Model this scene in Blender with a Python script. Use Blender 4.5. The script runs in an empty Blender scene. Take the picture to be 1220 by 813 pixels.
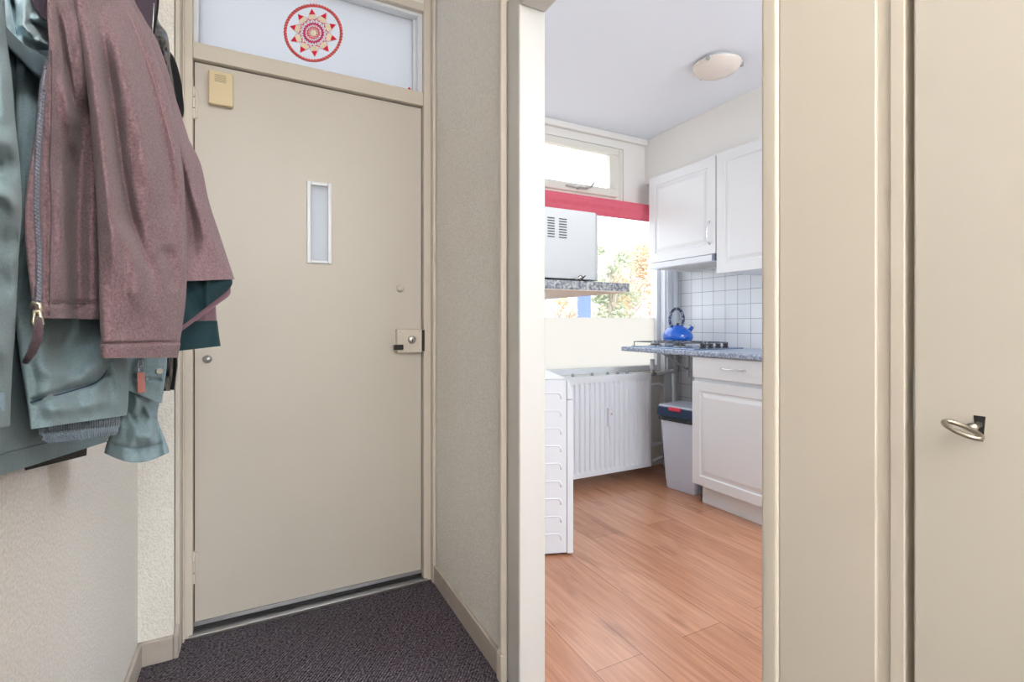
import bpy, math, random
from mathutils import Vector, Matrix, noise
random.seed(7)
C = bpy.context.scene
COL = C.collection
PI = math.pi

# ---------------------------------------------------------------- helpers
def wloc(o):
    v = Vector((0, 0, 0))
    while o is not None:
        v += o.location; o = o.parent
    return v

class MB:
    def __init__(s): s.v = []; s.f = []
    def add(s, vs, fs):
        n = len(s.v); s.v += [tuple(v) for v in vs]; s.f += [tuple(i + n for i in f) for f in fs]; return s
    def box(s, x0, x1, y0, y1, z0, z1):
        vs = [(x, y, z) for z in (z0, z1) for y in (y0, y1) for x in (x0, x1)]
        return s.add(vs, [(0, 2, 3, 1), (4, 5, 7, 6), (0, 1, 5, 4), (2, 6, 7, 3), (0, 4, 6, 2), (1, 3, 7, 5)])
    def prism(s, poly, z0, z1, ax='z'):
        n = len(poly)
        def m(a, b, c): return {'z': (a, b, c), 'y': (a, c, b), 'x': (c, a, b)}[ax]
        vs = [m(a, b, z0) for a, b in poly] + [m(a, b, z1) for a, b in poly]
        fs = [tuple(range(n))[::-1], tuple(range(n, 2 * n))] + [(i, (i + 1) % n, n + (i + 1) % n, n + i) for i in range(n)]
        return s.add(vs, fs)
    def cyl(s, p0, p1, r0, r1=None, n=16, cap=True):
        r1 = r0 if r1 is None else r1
        p0 = Vector(p0); p1 = Vector(p1); d = (p1 - p0).normalized()
        a = d.orthogonal().normalized(); b = d.cross(a)
        vs = []
        for p, r in ((p0, r0), (p1, r1)):
            for i in range(n):
                t = 2 * PI * i / n; vs.append(p + a * (r * math.cos(t)) + b * (r * math.sin(t)))
        fs = [(i, (i + 1) % n, n + (i + 1) % n, n + i) for i in range(n)]
        if cap: fs += [tuple(range(n))[::-1], tuple(range(n, 2 * n))]
        return s.add(vs, fs)
    def tube(s, pts, r, n=8, closed=False, flat=1.0):
        pts = [Vector(p) for p in pts]; m = len(pts); vs = []; fs = []
        up = None
        for i, p in enumerate(pts):
            if closed: d = pts[(i + 1) % m] - pts[i - 1]
            else: d = pts[min(i + 1, m - 1)] - pts[max(i - 1, 0)]
            d.normalize()
            if up is None: up = d.orthogonal().normalized()
            up = (up - d * up.dot(d)).normalized(); b = d.cross(up)
            rr = r[i] if isinstance(r, (list, tuple)) else r
            for k in range(n):
                t = 2 * PI * k / n; vs.append(p + up * (rr * math.cos(t)) + b * (rr * flat * math.sin(t)))
        for i in range(m if closed else m - 1):
            j = (i + 1) % m
            for k in range(n): fs.append((i * n + k, i * n + (k + 1) % n, j * n + (k + 1) % n, j * n + k))
        if not closed: fs += [tuple(range(n))[::-1], tuple(range((m - 1) * n, m * n))]
        return s.add(vs, fs)
    def lathe(s, prof, c=(0, 0, 0), n=40, axis='z', ex=1.0):
        vs = []; fs = []; m = len(prof)
        for r, z in prof:
            for k in range(n):
                t = 2 * PI * k / n; a = r * math.cos(t) * ex; b = r * math.sin(t)
                p = (a, b, z) if axis == 'z' else ((z, a, b) if axis == 'x' else (a, z, b))
                vs.append((c[0] + p[0], c[1] + p[1], c[2] + p[2]))
        for i in range(m - 1):
            for k in range(n): fs.append((i * n + k, i * n + (k + 1) % n, (i + 1) * n + (k + 1) % n, (i + 1) * n + k))
        fs += [tuple(range(n))[::-1], tuple(range((m - 1) * n, m * n))]
        return s.add(vs, fs)
    def build(s, name, mat, parent=None, bevel=0, smooth=False, seg=2, local=False, loc=None, fix=True):
        off = Vector((0, 0, 0))
        if parent is not None and not local: off = wloc(parent)
        if loc is not None: off = off + Vector(loc)
        me = bpy.data.meshes.new(name)
        me.from_pydata([tuple(Vector(v) - off) for v in s.v], [], s.f)
        if fix:
            import bmesh
            bm = bmesh.new(); bm.from_mesh(me); bmesh.ops.recalc_face_normals(bm, faces=bm.faces); bm.to_mesh(me); bm.free()
        me.materials.append(mat)
        o = bpy.data.objects.new(name, me); COL.objects.link(o)
        if loc is not None: o.location = loc
        if parent is not None: o.parent = parent
        if smooth:
            for p in me.polygons: p.use_smooth = True
        if bevel:
            b = o.modifiers.new('Bevel', 'BEVEL'); b.width = bevel; b.segments = seg; b.limit_method = 'ANGLE'; b.angle_limit = math.radians(40)
            for p in me.polygons: p.use_smooth = True
            try:
                w = o.modifiers.new('WN', 'WEIGHTED_NORMAL'); w.keep_sharp = True
            except Exception: pass
        return o

def tag(o, label=None, cat=None, group=None, kind=None):
    if label: o['label'] = label
    if cat: o['category'] = cat
    if group: o['group'] = group
    if kind: o['kind'] = kind
    return o
def thing(name, label, cat, loc=(0, 0, 0), rz=0, group=None):
    o = bpy.data.objects.new(name, None); COL.objects.link(o)
    o.location = loc; o.rotation_euler = (0, 0, rz); o.empty_display_size = .05
    return tag(o, label, cat, group)
def struct_empty(name, label, cat, loc=(0, 0, 0)):
    return tag(thing(name, label, cat, loc), kind='structure')
def B(*a): return MB().box(*a)

# ---------------------------------------------------------------- materials
MATS = {}
def mat(name, col, rough=.5, metal=0, bump=None, var=None, spec=.5, sheen=0, coat=0):
    """bump=(scale,strength,dist) ; var=(scale, colour2, contrast)"""
    m = bpy.data.materials.new(name); m.use_nodes = True; nt = m.node_tree; N = nt.nodes; L = nt.links
    b = N['Principled BSDF']; b.inputs['Base Color'].default_value = (*col, 1); b.inputs['Roughness'].default_value = rough
    b.inputs['Metallic'].default_value = metal; b.inputs['Specular IOR Level'].default_value = spec
    b.inputs['Sheen Weight'].default_value = sheen; b.inputs['Coat Weight'].default_value = coat
    tc = N.new('ShaderNodeTexCoord')
    if var:
        n = N.new('ShaderNodeTexNoise'); n.inputs['Scale'].default_value = var[0]; n.inputs['Detail'].default_value = 5
        L.new(tc.outputs['Object'], n.inputs['Vector'])
        r = N.new('ShaderNodeValToRGB'); k = var[2]
        r.color_ramp.elements[0].position = .5 - k; r.color_ramp.elements[1].position = .5 + k
        r.color_ramp.elements[0].color = (*col, 1); r.color_ramp.elements[1].color = (*var[1], 1)
        L.new(n.outputs['Fac'], r.inputs['Fac']); L.new(r.outputs['Color'], b.inputs['Base Color'])
    if bump:
        n = N.new('ShaderNodeTexNoise'); n.inputs['Scale'].default_value = bump[0]; n.inputs['Detail'].default_value = 3
        L.new(tc.outputs['Object'], n.inputs['Vector'])
        u = N.new('ShaderNodeBump'); u.inputs['Strength'].default_value = bump[1]; u.inputs['Distance'].default_value = bump[2]
        L.new(n.outputs['Fac'], u.inputs['Height']); L.new(u.outputs['Normal'], b.inputs['Normal'])
    MATS[name] = m
    return m
def srgb(r, g, b):
    f = lambda c: ((c / 255 + .055) / 1.055) ** 2.4 if c > 10 else c / 255 / 12.92
    return (f(r), f(g), f(b))

M_wallpaper = mat('stippled_wallpaper', srgb(236, 231, 222), .85, bump=(150, .8, .005), spec=.2, var=(150, srgb(250, 247, 241), .16))
M_door = mat('cream_door_paint', srgb(214, 207, 196), .42, bump=(30, .04, .002), var=(3, srgb(210, 203, 192), .3))
M_frame = mat('cream_frame_paint', srgb(220, 211, 198), .55, bump=(45, .05, .002), spec=.3)
M_wframe = mat('off_white_window_paint', srgb(234, 230, 220), .35)
M_base = mat('greige_baseboard_paint', srgb(196, 186, 176), .45, bump=(60, .15, .002), var=(14, srgb(182, 172, 163), .25))
M_kwall = mat('white_wall_paint', srgb(244, 241, 236), .8, bump=(90, .12, .002), spec=.2)
M_ceil = mat('white_ceiling_paint', srgb(240, 246, 254), .9, spec=.1, bump=(60, .05, .002))
M_cab = mat('white_cabinet_foil', srgb(238, 240, 242), .28, spec=.5)
M_white = mat('white_enamel', srgb(234, 238, 243), .3)
M_plastic = mat('white_plastic', srgb(232, 234, 240), .4)
M_chrome = mat('chrome', (.75, .76, .78), .18, 1)
M_steel = mat('brushed_steel', (.50, .50, .50), .42, 1, bump=(200, .1, .001))
M_dark = mat('dark_gap', (.02, .02, .022), .7)
M_blackplastic = mat('black_plastic', (.018, .018, .02), .35)
M_iron = mat('cast_iron_enamel', (.06, .06, .065), .45)
M_alu = mat('aluminium_strip', (.42, .43, .46), .4, .9)
M_red = mat('red_roller_blind', srgb(228, 100, 120), .75, bump=(400, .2, .001), var=(30, srgb(232, 112, 130), .3))
M_ivory = mat('ivory_plastic', srgb(226, 208, 168), .45)
M_blue = mat('blue_enamel', srgb(22, 98, 205), .12, coat=.6)
M_darkblue = mat('navy_plastic', srgb(40, 62, 92), .35)
M_redplastic = mat('red_plastic', srgb(225, 60, 88), .4)
M_bin = mat('pale_grey_plastic', srgb(214, 220, 234), .4)
M_bag = mat('black_bin_liner', (.02, .025, .03), .25, bump=(40, .6, .01))
M_keym = mat('worn_key_metal', (.40, .36, .30), .38, 1)
M_under = mat('raw_shelf_underside', srgb(232, 222, 210), .7)

def fabric(name, c1, c2, sc, bstr, bdist, sheen=.3, rough=.9, weave=False, varscale=9):
    m = mat(name, c1, rough, bump=(sc, bstr, bdist), var=(varscale, c2, .22), spec=.15, sheen=sheen)
    return m
M_fleece = fabric('mauve_fleece', srgb(108, 86, 91), srgb(146, 121, 125), 520, .45, .003, .15, varscale=300)
M_fleece_dark = fabric('dark_plum_fleece', srgb(84, 66, 74), srgb(98, 78, 86), 500, .7, .003, .2)
M_stitch = mat('mauve_stitching', srgb(150, 118, 120), .8)
M_teal = fabric('grey_teal_parka_cloth', srgb(122, 143, 150), srgb(140, 161, 167), 500, .3, .001, .1, .75, varscale=380)
M_teal2 = fabric('grey_teal_hood_cloth', srgb(100, 118, 128), srgb(108, 126, 136), 500, .25, .001, .1, .75)
M_ltblue = fabric('pale_blue_lining_cloth', srgb(186, 214, 224), srgb(204, 226, 234), 45, .5, .006, .2, .8)
M_knit = fabric('blue_grey_rib_knit', srgb(104, 120, 134), srgb(120, 134, 146), 300, .5, .001, .2)
M_blackcloth = mat('black_shell_cloth', (.008, .008, .01), .6, bump=(60, .3, .004), spec=.2)
M_puffer = mat('glossy_black_nylon', srgb(26, 28, 34), .25, bump=(38, .6, .008), spec=.6)
M_deepteal = fabric('deep_teal_lining', srgb(22, 48, 54), srgb(28, 56, 62), 200, .2, .001, .1, .6)
M_softshell = fabric('dark_purple_softshell', srgb(66, 54, 66), srgb(76, 62, 74), 200, .2, .001, .1, .6)
M_mauveband = fabric('dusty_mauve_cloth', srgb(128, 98, 108), srgb(140, 108, 118), 60, .3, .003, .2, .7)
M_pink = mat('salmon_leather', srgb(205, 136, 126), .6, bump=(300, .3, .001))
M_zip = mat('grey_zip_teeth', srgb(112, 112, 122), .45, .3)

def node_mat(name, rough=.5, spec=.5):
    m = bpy.data.materials.new(name); m.use_nodes = True; N = m.node_tree.nodes; L = m.node_tree.links
    b = N['Principled BSDF']; b.inputs['Roughness'].default_value = rough; b.inputs['Specular IOR Level'].default_value = spec
    tc = N.new('ShaderNodeTexCoord'); sp = N.new('ShaderNodeSeparateXYZ'); L.new(tc.outputs['Object'], sp.inputs[0])
    return m, N, L, b, tc, sp
def mixc(N, L, mode, fac, a, b):
    x = N.new('ShaderNodeMixRGB'); x.blend_type = mode
    for i, v in ((0, fac), (1, a), (2, b)):
        if hasattr(v, 'is_linked') or isinstance(v, bpy.types.NodeSocket): L.new(v, x.inputs[i])
        else: x.inputs[i].default_value = v if i == 0 else (*v, 1)
    return x.outputs[0]
# laminate
M_lam, N, L, b, tc, sp = node_mat('oak_laminate', .27, .6)
cb = N.new('ShaderNodeCombineXYZ'); L.new(sp.outputs['Y'], cb.inputs['X']); L.new(sp.outputs['X'], cb.inputs['Y'])
br = N.new('ShaderNodeTexBrick'); L.new(cb.outputs[0], br.inputs['Vector'])
br.inputs['Scale'].default_value = 1; br.inputs['Brick Width'].default_value = 1.28; br.inputs['Row Height'].default_value = .192
br.inputs['Mortar Size'].default_value = .0012; br.offset = .37; br.inputs['Bias'].default_value = 0
br.inputs['Color1'].default_value = (*srgb(204, 142, 106), 1); br.inputs['Color2'].default_value = (*srgb(221, 164, 130), 1)
br.inputs['Mortar'].default_value = (*srgb(150, 98, 70), 1)
mp = N.new('ShaderNodeMapping'); mp.inputs['Scale'].default_value = (30, 1.6, 1); L.new(tc.outputs['Object'], mp.inputs['Vector'])
b.inputs['Coat Weight'].default_value = .35; b.inputs['Coat Roughness'].default_value = .33
ns = N.new('ShaderNodeTexNoise'); ns.inputs['Scale'].default_value = 2; ns.inputs['Detail'].default_value = 8; ns.inputs['Distortion'].default_value = .8
L.new(mp.outputs[0], ns.inputs['Vector'])
rp = N.new('ShaderNodeValToRGB'); rp.color_ramp.elements[0].position = .3; rp.color_ramp.elements[1].position = .7
rp.color_ramp.elements[0].color = (*srgb(205, 190, 178), 1); rp.color_ramp.elements[1].color = (1, 1, 1, 1); L.new(ns.outputs['Fac'], rp.inputs['Fac'])
mp2 = N.new('ShaderNodeMapping'); mp2.inputs['Scale'].default_value = (9, 3, 1); L.new(tc.outputs['Object'], mp2.inputs['Vector'])
n2 = N.new('ShaderNodeTexNoise'); n2.inputs['Scale'].default_value = 1; n2.inputs['Detail'].default_value = 4; L.new(mp2.outputs[0], n2.inputs['Vector'])
r2 = N.new('ShaderNodeValToRGB'); r2.color_ramp.elements[0].position = .3; r2.color_ramp.elements[1].position = .42
r2.color_ramp.elements[0].color = (*srgb(196, 180, 172), 1); r2.color_ramp.elements[1].color = (1, 1, 1, 1); L.new(n2.outputs['Fac'], r2.inputs['Fac'])
c1 = mixc(N, L, 'MULTIPLY', .7, br.outputs['Color'], rp.outputs['Color']); c2 = mixc(N, L, 'MULTIPLY', .5, c1, r2.outputs['Color'])
L.new(c2, b.inputs['Base Color'])
bu = N.new('ShaderNodeBump'); bu.inputs['Strength'].default_value = .12; bu.inputs['Distance'].default_value = .002
L.new(ns.outputs['Fac'], bu.inputs['Height']); L.new(bu.outputs[0], b.inputs['Normal'])
# tiles
M_tile, N, L, b, tc, sp = node_mat('white_wall_tile', .15, .5)
cb = N.new('ShaderNodeCombineXYZ')
ma = N.new('ShaderNodeMath'); ma.operation = 'SUBTRACT'; ma.inputs[1].default_value = 3.185 - 10 * .1035; L.new(sp.outputs['Y'], ma.inputs[0])
mb_ = N.new('ShaderNodeMath'); mb_.operation = 'SUBTRACT'; mb_.inputs[1].default_value = 1.05 - 10 * .102; L.new(sp.outputs['Z'], mb_.inputs[0])
L.new(ma.outputs[0], cb.inputs['X']); L.new(mb_.outputs[0], cb.inputs['Y'])
br = N.new('ShaderNodeTexBrick'); br.offset = 0; L.new(cb.outputs[0], br.inputs['Vector']); br.inputs['Scale'].default_value = 1
br.inputs['Brick Width'].default_value = .1035; br.inputs['Row Height'].default_value = .102; br.inputs['Mortar Size'].default_value = .0016; br.inputs['Mortar Smooth'].default_value = .3
br.inputs['Color1'].default_value = (*srgb(236, 238, 240), 1); br.inputs['Color2'].default_value = (*srgb(230, 232, 236), 1)
br.inputs['Mortar'].default_value = (*srgb(140, 140, 150), 1); L.new(br.outputs['Color'], b.inputs['Base Color'])
bu = N.new('ShaderNodeBump'); bu.invert = True; bu.inputs['Strength'].default_value = .5; bu.inputs['Distance'].default_value = .002
L.new(br.outputs['Fac'], bu.inputs['Height']); L.new(bu.outputs[0], b.inputs['Normal'])
# granite laminate
def granite(name, ca, cb_, cc):
    m, N, L, b, tc, sp = node_mat(name, .35, .5)
    a = N.new('ShaderNodeTexVoronoi'); a.inputs['Scale'].default_value = 150; L.new(tc.outputs['Object'], a.inputs['Vector'])
    n = N.new('ShaderNodeTexNoise'); n.inputs['Scale'].default_value = 80; n.inputs['Detail'].default_value = 6; L.new(tc.outputs['Object'], n.inputs['Vector'])
    r = N.new('ShaderNodeValToRGB'); r.color_ramp.elements[0].position = .35; r.color_ramp.elements[1].position = .65
    r.color_ramp.elements[0].color = (*ca, 1); r.color_ramp.elements[1].color = (*cc, 1)
    e = r.color_ramp.elements.new(.5); e.color = (*cb_, 1)
    L.new(n.outputs['Fac'], r.inputs['Fac'])
    L.new(mixc(N, L, 'OVERLAY', .2, r.outputs['Color'], a.outputs['Distance']), b.inputs['Base Color'])
    return m
M_granite = granite('speckled_grey_laminate', srgb(74, 78, 86), srgb(124, 127, 134), srgb(180, 180, 180))
M_counter = granite('speckled_blue_grey_laminate', srgb(112, 124, 148), srgb(156, 168, 190), srgb(200, 208, 222))
# carpet
M_carpet, N, L, b, tc, sp = node_mat('charcoal_carpet', .95, .1)
n = N.new('ShaderNodeTexNoise'); n.inputs['Scale'].default_value = 130; n.inputs['Detail'].default_value = 6; L.new(tc.outputs['Object'], n.inputs['Vector'])
r = N.new('ShaderNodeValToRGB'); r.color_ramp.elements[0].position = .35; r.color_ramp.elements[1].position = .68
r.color_ramp.elements[0].color = (*srgb(58, 52, 60), 1); r.color_ramp.elements[1].color = (*srgb(158, 146, 156), 1); L.new(n.outputs['Fac'], r.inputs['Fac'])
wv = N.new('ShaderNodeTexWave'); wv.inputs['Scale'].default_value = 34; wv.inputs['Distortion'].default_value = 3; wv.inputs['Detail'].default_value = 2
mpc = N.new('ShaderNodeMapping'); mpc.inputs['Rotation'].default_value = (0, 0, math.radians(38)); L.new(tc.outputs['Object'], mpc.inputs['Vector']); L.new(mpc.outputs[0], wv.inputs['Vector'])
rw = N.new('ShaderNodeValToRGB'); rw.color_ramp.elements[0].color = (.38, .38, .38, 1); rw.color_ramp.elements[1].color = (1, 1, 1, 1); L.new(wv.outputs['Fac'], rw.inputs['Fac'])
L.new(mixc(N, L, 'MULTIPLY', .75, r.outputs['Color'], rw.outputs['Color']), b.inputs['Base Color'])
bu = N.new('ShaderNodeBump'); bu.inputs['Strength'].default_value = .9; bu.inputs['Distance'].default_value = .006
L.new(wv.outputs['Fac'], bu.inputs['Height']); L.new(bu.outputs[0], b.inputs['Normal'])
# glass types
def glassmat(name, transp, col, translucent=True):
    m = bpy.data.materials.new(name); m.use_nodes = True; N = m.node_tree.nodes; L = m.node_tree.links; N.clear()
    out = N.new('ShaderNodeOutputMaterial'); mx = N.new('ShaderNodeMixShader'); t = N.new('ShaderNodeBsdfTransparent')
    t.inputs[0].default_value = (1, 1, 1, 1)
    if translucent:
        g = N.new('ShaderNodeBsdfTranslucent'); g.inputs[0].default_value = (*col, 1)
    else:
        g = N.new('ShaderNodeBsdfGlossy'); g.inputs['Roughness'].default_value = .03; g.inputs[0].default_value = (*col, 1)
    mx.inputs[0].default_value = 1 - transp
    L.new(t.outputs[0], mx.inputs[1]); L.new(g.outputs[0], mx.inputs[2]); L.new(mx.outputs[0], out.inputs[0])
    return m
M_glass = glassmat('clear_window_glass', .95, (.9, .95, 1), False)
M_frost = glassmat('frosted_film_glass', .06, (.67, .645, .61))
M_frost2 = glassmat('obscure_glass', .10, (.53, .53, .55))

# ---------------------------------------------------------------- room shell
H = 2.54
XL, XR = -.34, .69
def st(name, mb, m, **k): return tag(mb.build(name, m, **k), kind='structure')
st('floor', B(-.5, .73, -2.4, 2.2, -.1, 0), M_carpet)
st('floor_kitchen', B(.73, 3.2, -.9, 3.1, -.1, .002), M_lam)
st('ceiling', B(-.5, .73, -2.4, 2.2, H, H + .1), M_ceil)
cm = B(.73, 3.2, -.9, 3.1, H, H + .1)
st('ceiling_kitchen', cm, M_ceil)
st('wall_left', B(XL - .1, XL, -2.4, 2.2, 0, H), M_wallpaper)
st('wall_back', B(-.5, .8, -2.5, -2.4, 0, H), M_wallpaper)
wf = MB().box(XL, -.243, 1.985, 2.2, 0, H).box(-.243, .69, 2.078, 2.2, 2.499, H)
st('wall_front', wf, M_wallpaper)
wr = MB().box(XR, .776, 1.39, 2.3, 0, H).box(XR, .776, .34, 1.39, 2.11, H)
st('wall_right', wr, M_wallpaper)
st('wall_right_rear', MB().box(.70, .776, -2.4, -.55, 0, H).box(.70, .776, -.55, .36, 2.11, H), M_wallpaper)
st('wall_kitchen_right', MB().box(3.0, 3.1, -.9, 3.1, .455, 1.86), M_tile)
st('wall_kitchen_right_upper', MB().box(3.0, 3.1, -.9, 3.1, 1.86, H).box(3.0, 3.1, -.9, 3.1, 0, .455).box(2.69, 3.0, -.9, 2.95, 2.20, H), M_kwall)
st('wall_kitchen_rear', MB().box(.73, 1.0, -1.0, -.9, 0, H).box(2.8, 3.1, -1.0, -.9, 0, H).box(1.0, 2.8, -1.0, -.9, 0, .12).box(1.0, 2.8, -1.0, -.9, 2.3, H), M_kwall)
w4 = struct_empty('added_window', 'added tall glazing in the unseen rear kitchen wall for fill daylight', 'window', (1.9, -.95, .12))  # added opening that lets fill daylight in from behind
MB().box(1.0, 1.06, -.98, -.92, .12, 2.3).box(2.74, 2.8, -.98, -.92, .12, 2.3).box(1.87, 1.93, -.98, -.92, .12, 2.3).box(1.06, 2.74, -.98, -.92, .12, .2).box(1.06, 2.74, -.98, -.92, 2.24, 2.3).build('window_frame', M_white, w4, bevel=.003)
B(1.06, 2.74, -.953, -.948, .2, 2.24).build('pane', M_glass, w4)
st('rear_ground', B(-6, 12, -14, -2.6, -.5, -.15), M_kwall)  # unseen ground outside the added rear opening
st('wall_kitchen_left', MB().box(.776, .79, 1.345, 2.95, 0, H).box(.776, .79, .34, 1.345, 2.11, H).box(.776, .79, -.9, .47, 0, H), M_kwall)
# facade: parapet, panels, cornice
fa = MB().box(.6, 3.1, 2.95, 3.08, 0, .72)
fa.box(.6, 3.1, 2.95, 3.05, 2.44, H)
fa.box(2.478, 3.1, 2.95, 3.05, 2.03, 2.44)
st('wall_kitchen_window', fa, M_kwall)
st('trim_1', MB().box(.79, 2.69, 2.915, 2.95, 2.495, H), M_kwall, bevel=.006)
st('trim_2', MB().box(.7, 2.85, 2.90, 3.1, .72, .748), M_frame, bevel=.004)      # window sill
st('trim_3', MB().box(2.85, 3.0, 2.90, 2.95, .0, 2.03).box(2.865, 2.885, 2.885, 2.90, .748, 2.03).box(2.93, 2.96, 2.88, 2.90, .748, 2.03), M_white, bevel=.003)

# kitchen windows
w1 = struct_empty('window_1', 'wide lower kitchen window with frosted film across its lower part', 'window', (1.8, 2.98, .75))
MB().box(.70, 2.82, 2.955, 3.02, .748, .79).box(.70, 2.82, 2.955, 3.02, 1.99, 2.03).box(2.818, 2.862, 2.952, 3.02, .748, 2.03).box(.70, .76, 2.955, 3.02, .79, 1.99).build('window_frame', M_white, w1, bevel=.003)
B(.76, 2.82, 2.985, 2.990, 1.163, 1.99).build('pane', M_glass, w1)
B(.76, 2.82, 2.983, 2.990, .79, 1.163).build('frosted_pane', M_frost, w1)
w2 = struct_empty('window_2', 'small upper kitchen window with a pale frame above the red blind', 'window', (1.8, 2.98, 2.04))
MB().box(.7, 2.478, 2.955, 3.05, 2.03, 2.062).box(.7, 2.478, 2.955, 3.05, 2.425, 2.44).box(2.44, 2.478, 2.955, 3.05, 2.06, 2.43).build('window_frame', M_wframe, w2, bevel=.003)
sash = MB().box(.74, 2.418, 2.93, 2.975, 2.065, 2.121).box(.74, 2.418, 2.93, 2.975, 2.376, 2.428).box(2.335, 2.418, 2.93, 2.975, 2.121, 2.376).box(.74, .82, 2.93, 2.975, 2.121, 2.376).build('sash', M_wframe, w2, bevel=.004)
B(.82, 2.335, 2.95, 2.955, 2.121, 2.376).build('pane', M_glass, sash)
hd = MB().cyl((1.94, 2.925, 2.092), (2.09, 2.895, 2.082), .006, .008, 10).cyl((2.09, 2.895, 2.082), (2.125, 2.885, 2.092), .008, .007, 10).cyl((2.125, 2.885, 2.092), (2.15, 2.88, 2.125), .009, .006, 10)
hd.cyl((2.04, 2.93, 2.085), (2.04, 2.9, 2.085), .008)
hd.build('window_stay', M_steel, w2, smooth=True)

# ---------------------------------------------------------------- front door and transom
d1 = struct_empty('door_1', 'cream front door with a narrow upright glazed slot and a rim lock', 'door', (.22, 2.12, 0))
fr = MB()
fr.box(-.2425, -.199, 2.075, 2.2, 0, 2.53).box(.645, .6895, 2.075, 2.2, 0, 2.53)
fr.box(-.199, .645, 2.077, 2.2, 2.466, 2.5).box(-.199, .645, 2.082, 2.2, 2.059, 2.118)
fr.box(-.2415, -.228, 2.00, 2.074, 0, 2.53).box(.674, .6885, 2.04, 2.074, 0, 2.53).box(-.2275, -.222, 2.055, 2.074, 0, 2.53)
st('trim_4', fr, M_frame, bevel=.003)
tr = struct_empty('window_3', 'obscure glass transom over the front door', 'window', (.22, 2.14, 2.12))
MB().box(-.199, -.184, 2.10, 2.17, 2.118, 2.466).box(.626, .645, 2.10, 2.17, 2.118, 2.466).box(-.184, .626, 2.125, 2.17, 2.118, 2.124).box(-.184, .626, 2.10, 2.17, 2.452, 2.466).box(.613, .626, 2.13, 2.17, 2.124, 2.452).build('glazing_bead', M_white, tr, bevel=.002)
B(-.184, .613, 2.14, 2.146, 2.124, 2.452).build('pane', M_frost2, tr)
dl = MB()
x0, x1, yy0, yy1, z0, z1 = -.195, .641, 2.103, 2.145, .042, 2.054
gx0, gx1, gz0, gz1 = .186, .262, 1.360, 1.668
dl.box(x0, gx0, yy0, yy1, z0, z1).box(gx1, x1, yy0, yy1, z0, z1).box(gx0, gx1, yy0, yy1, z0, gz0).box(gx0, gx1, yy0, yy1, gz1, z1)
lf = dl.build('door_leaf', M_door, d1)
fr = MB().box(.178, .193, 2.094, 2.106, 1.352, 1.676).box(.256, .271, 2.094, 2.106, 1.352, 1.676).box(.193, .256, 2.094, 2.106, 1.352, 1.366).box(.193, .256, 2.094, 2.106, 1.662, 1.676)
gf = fr.build('glazing_frame', M_white, lf, bevel=.003)
B(.19, .26, 2.118, 2.124, 1.36, 1.67).build('pane', M_frost2, gf)
B(-.199, .645, 2.150, 2.19, .0, 2.06).box(-.199, -.1955, 2.12, 2.15, .02, 2.06).build('rebate', M_dark, d1) if False else None
MB().box(-.1985, -.1955, 2.11, 2.14, .02, 2.058).box(.6415, .6445, 2.11, 2.14, .02, 2.058).box(-.199, .645, 2.11, 2.14, 2.0545, 2.0585).build('seal', M_dark, d1)
# hinges
for zc in (1.902, .243):
    hb = MB()
    for k in range(3):
        hb.cyl((-.199, 2.092, zc - .057 + k * .039), (-.199, 2.092, zc - .057 + k * .039 + .036), .0075, n=14)
    hb.box(-.215, -.199, 2.094, 2.100, zc - .055, zc + .055).box(-.199, -.186, 2.094, 2.103, zc - .05, zc + .05)
    hb.build('hinge', M_frame, d1, bevel=.001, smooth=False)
MB().lathe([(.0001, 2.087), (.010, 2.089), (.014, 2.096), (.015, 2.1035)], (.549, 0, 1.264), axis='y', n=24).build('peephole', M_door, d1, smooth=True)
MB().lathe([(.0001, 2.087), (.010, 2.089), (.014, 2.096), (.015, 2.1035)], (-.156, 0, .985), axis='y', n=24).build('door_stud', M_steel, d1, smooth=True)
lk = B(.528, .636, 2.072, 2.104, .990, 1.092).build('rim_lock', M_frame, d1, bevel=.004)
lc = MB().lathe([(.0001, 2.060), (.013, 2.061), (.0165, 2.064), (.0165, 2.073)], (.590, 0, 1.046), axis='y', n=28).build('lock_cylinder', M_steel, lk, smooth=True)
B(.5888, .5912, 2.0585, 2.062, 1.036, 1.050).build('keyhole', M_dark, lc)
MB().box(.512, .552, 2.058, 2.074, 1.004, 1.026).build('slide_knob', M_blackplastic, lk, bevel=.003)
for sx, sz in ((.540, 1.08), (.625, 1.08), (.540, 1.002), (.625, 1.002)):
    MB().lathe([(.0001, 2.0705), (.003, 2.071), (.0032, 2.073)], (sx, 0, sz), axis='y', n=10).build('screw', M_steel, lk)
kp = MB().box(.6475, .684, 2.070, 2.104, .993, 1.089).build('strike_plate', M_frame, d1, bevel=.003)
B(.6365, .6475, 2.0735, 2.104, .996, 1.086).build('latch_gap', M_dark, kp)
# threshold
th = MB().box(-.197, .643, 2.100, 2.150, .026, .040)
th.build('draught_strip', M_alu, d1, bevel=.002)
MB().box(-.199, .645, 2.11, 2.16, .012, .026).build('brush_gap', M_dark, d1)
st('trim_5', MB().box(-.21, .66, 2.062, 2.2, 0, .012), M_steel, bevel=.002)

# door chime
ch = thing('door_chime', 'small ivory plastic door chime box mounted at the top left of the front door', 'chime', (-.112, 2.103, 1.906))
body = MB().box(-.152, -.073, 2.076, 2.103, 1.908, 2.028).build('housing', M_ivory, ch, bevel=.006, seg=3)
gv = MB()
for k in range(6): gv.box(-.132, -.096, 2.0753, 2.077, 1.988 + k * .0048, 1.9895 + k * .0048)
gv.build('sound_slots', mat('slot_shade', srgb(150, 132, 98), .7), body)
B(-.150, -.075, 2.0745, 2.078, 1.906, 1.916).build('lower_lip', M_ivory, body, bevel=.001)

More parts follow.
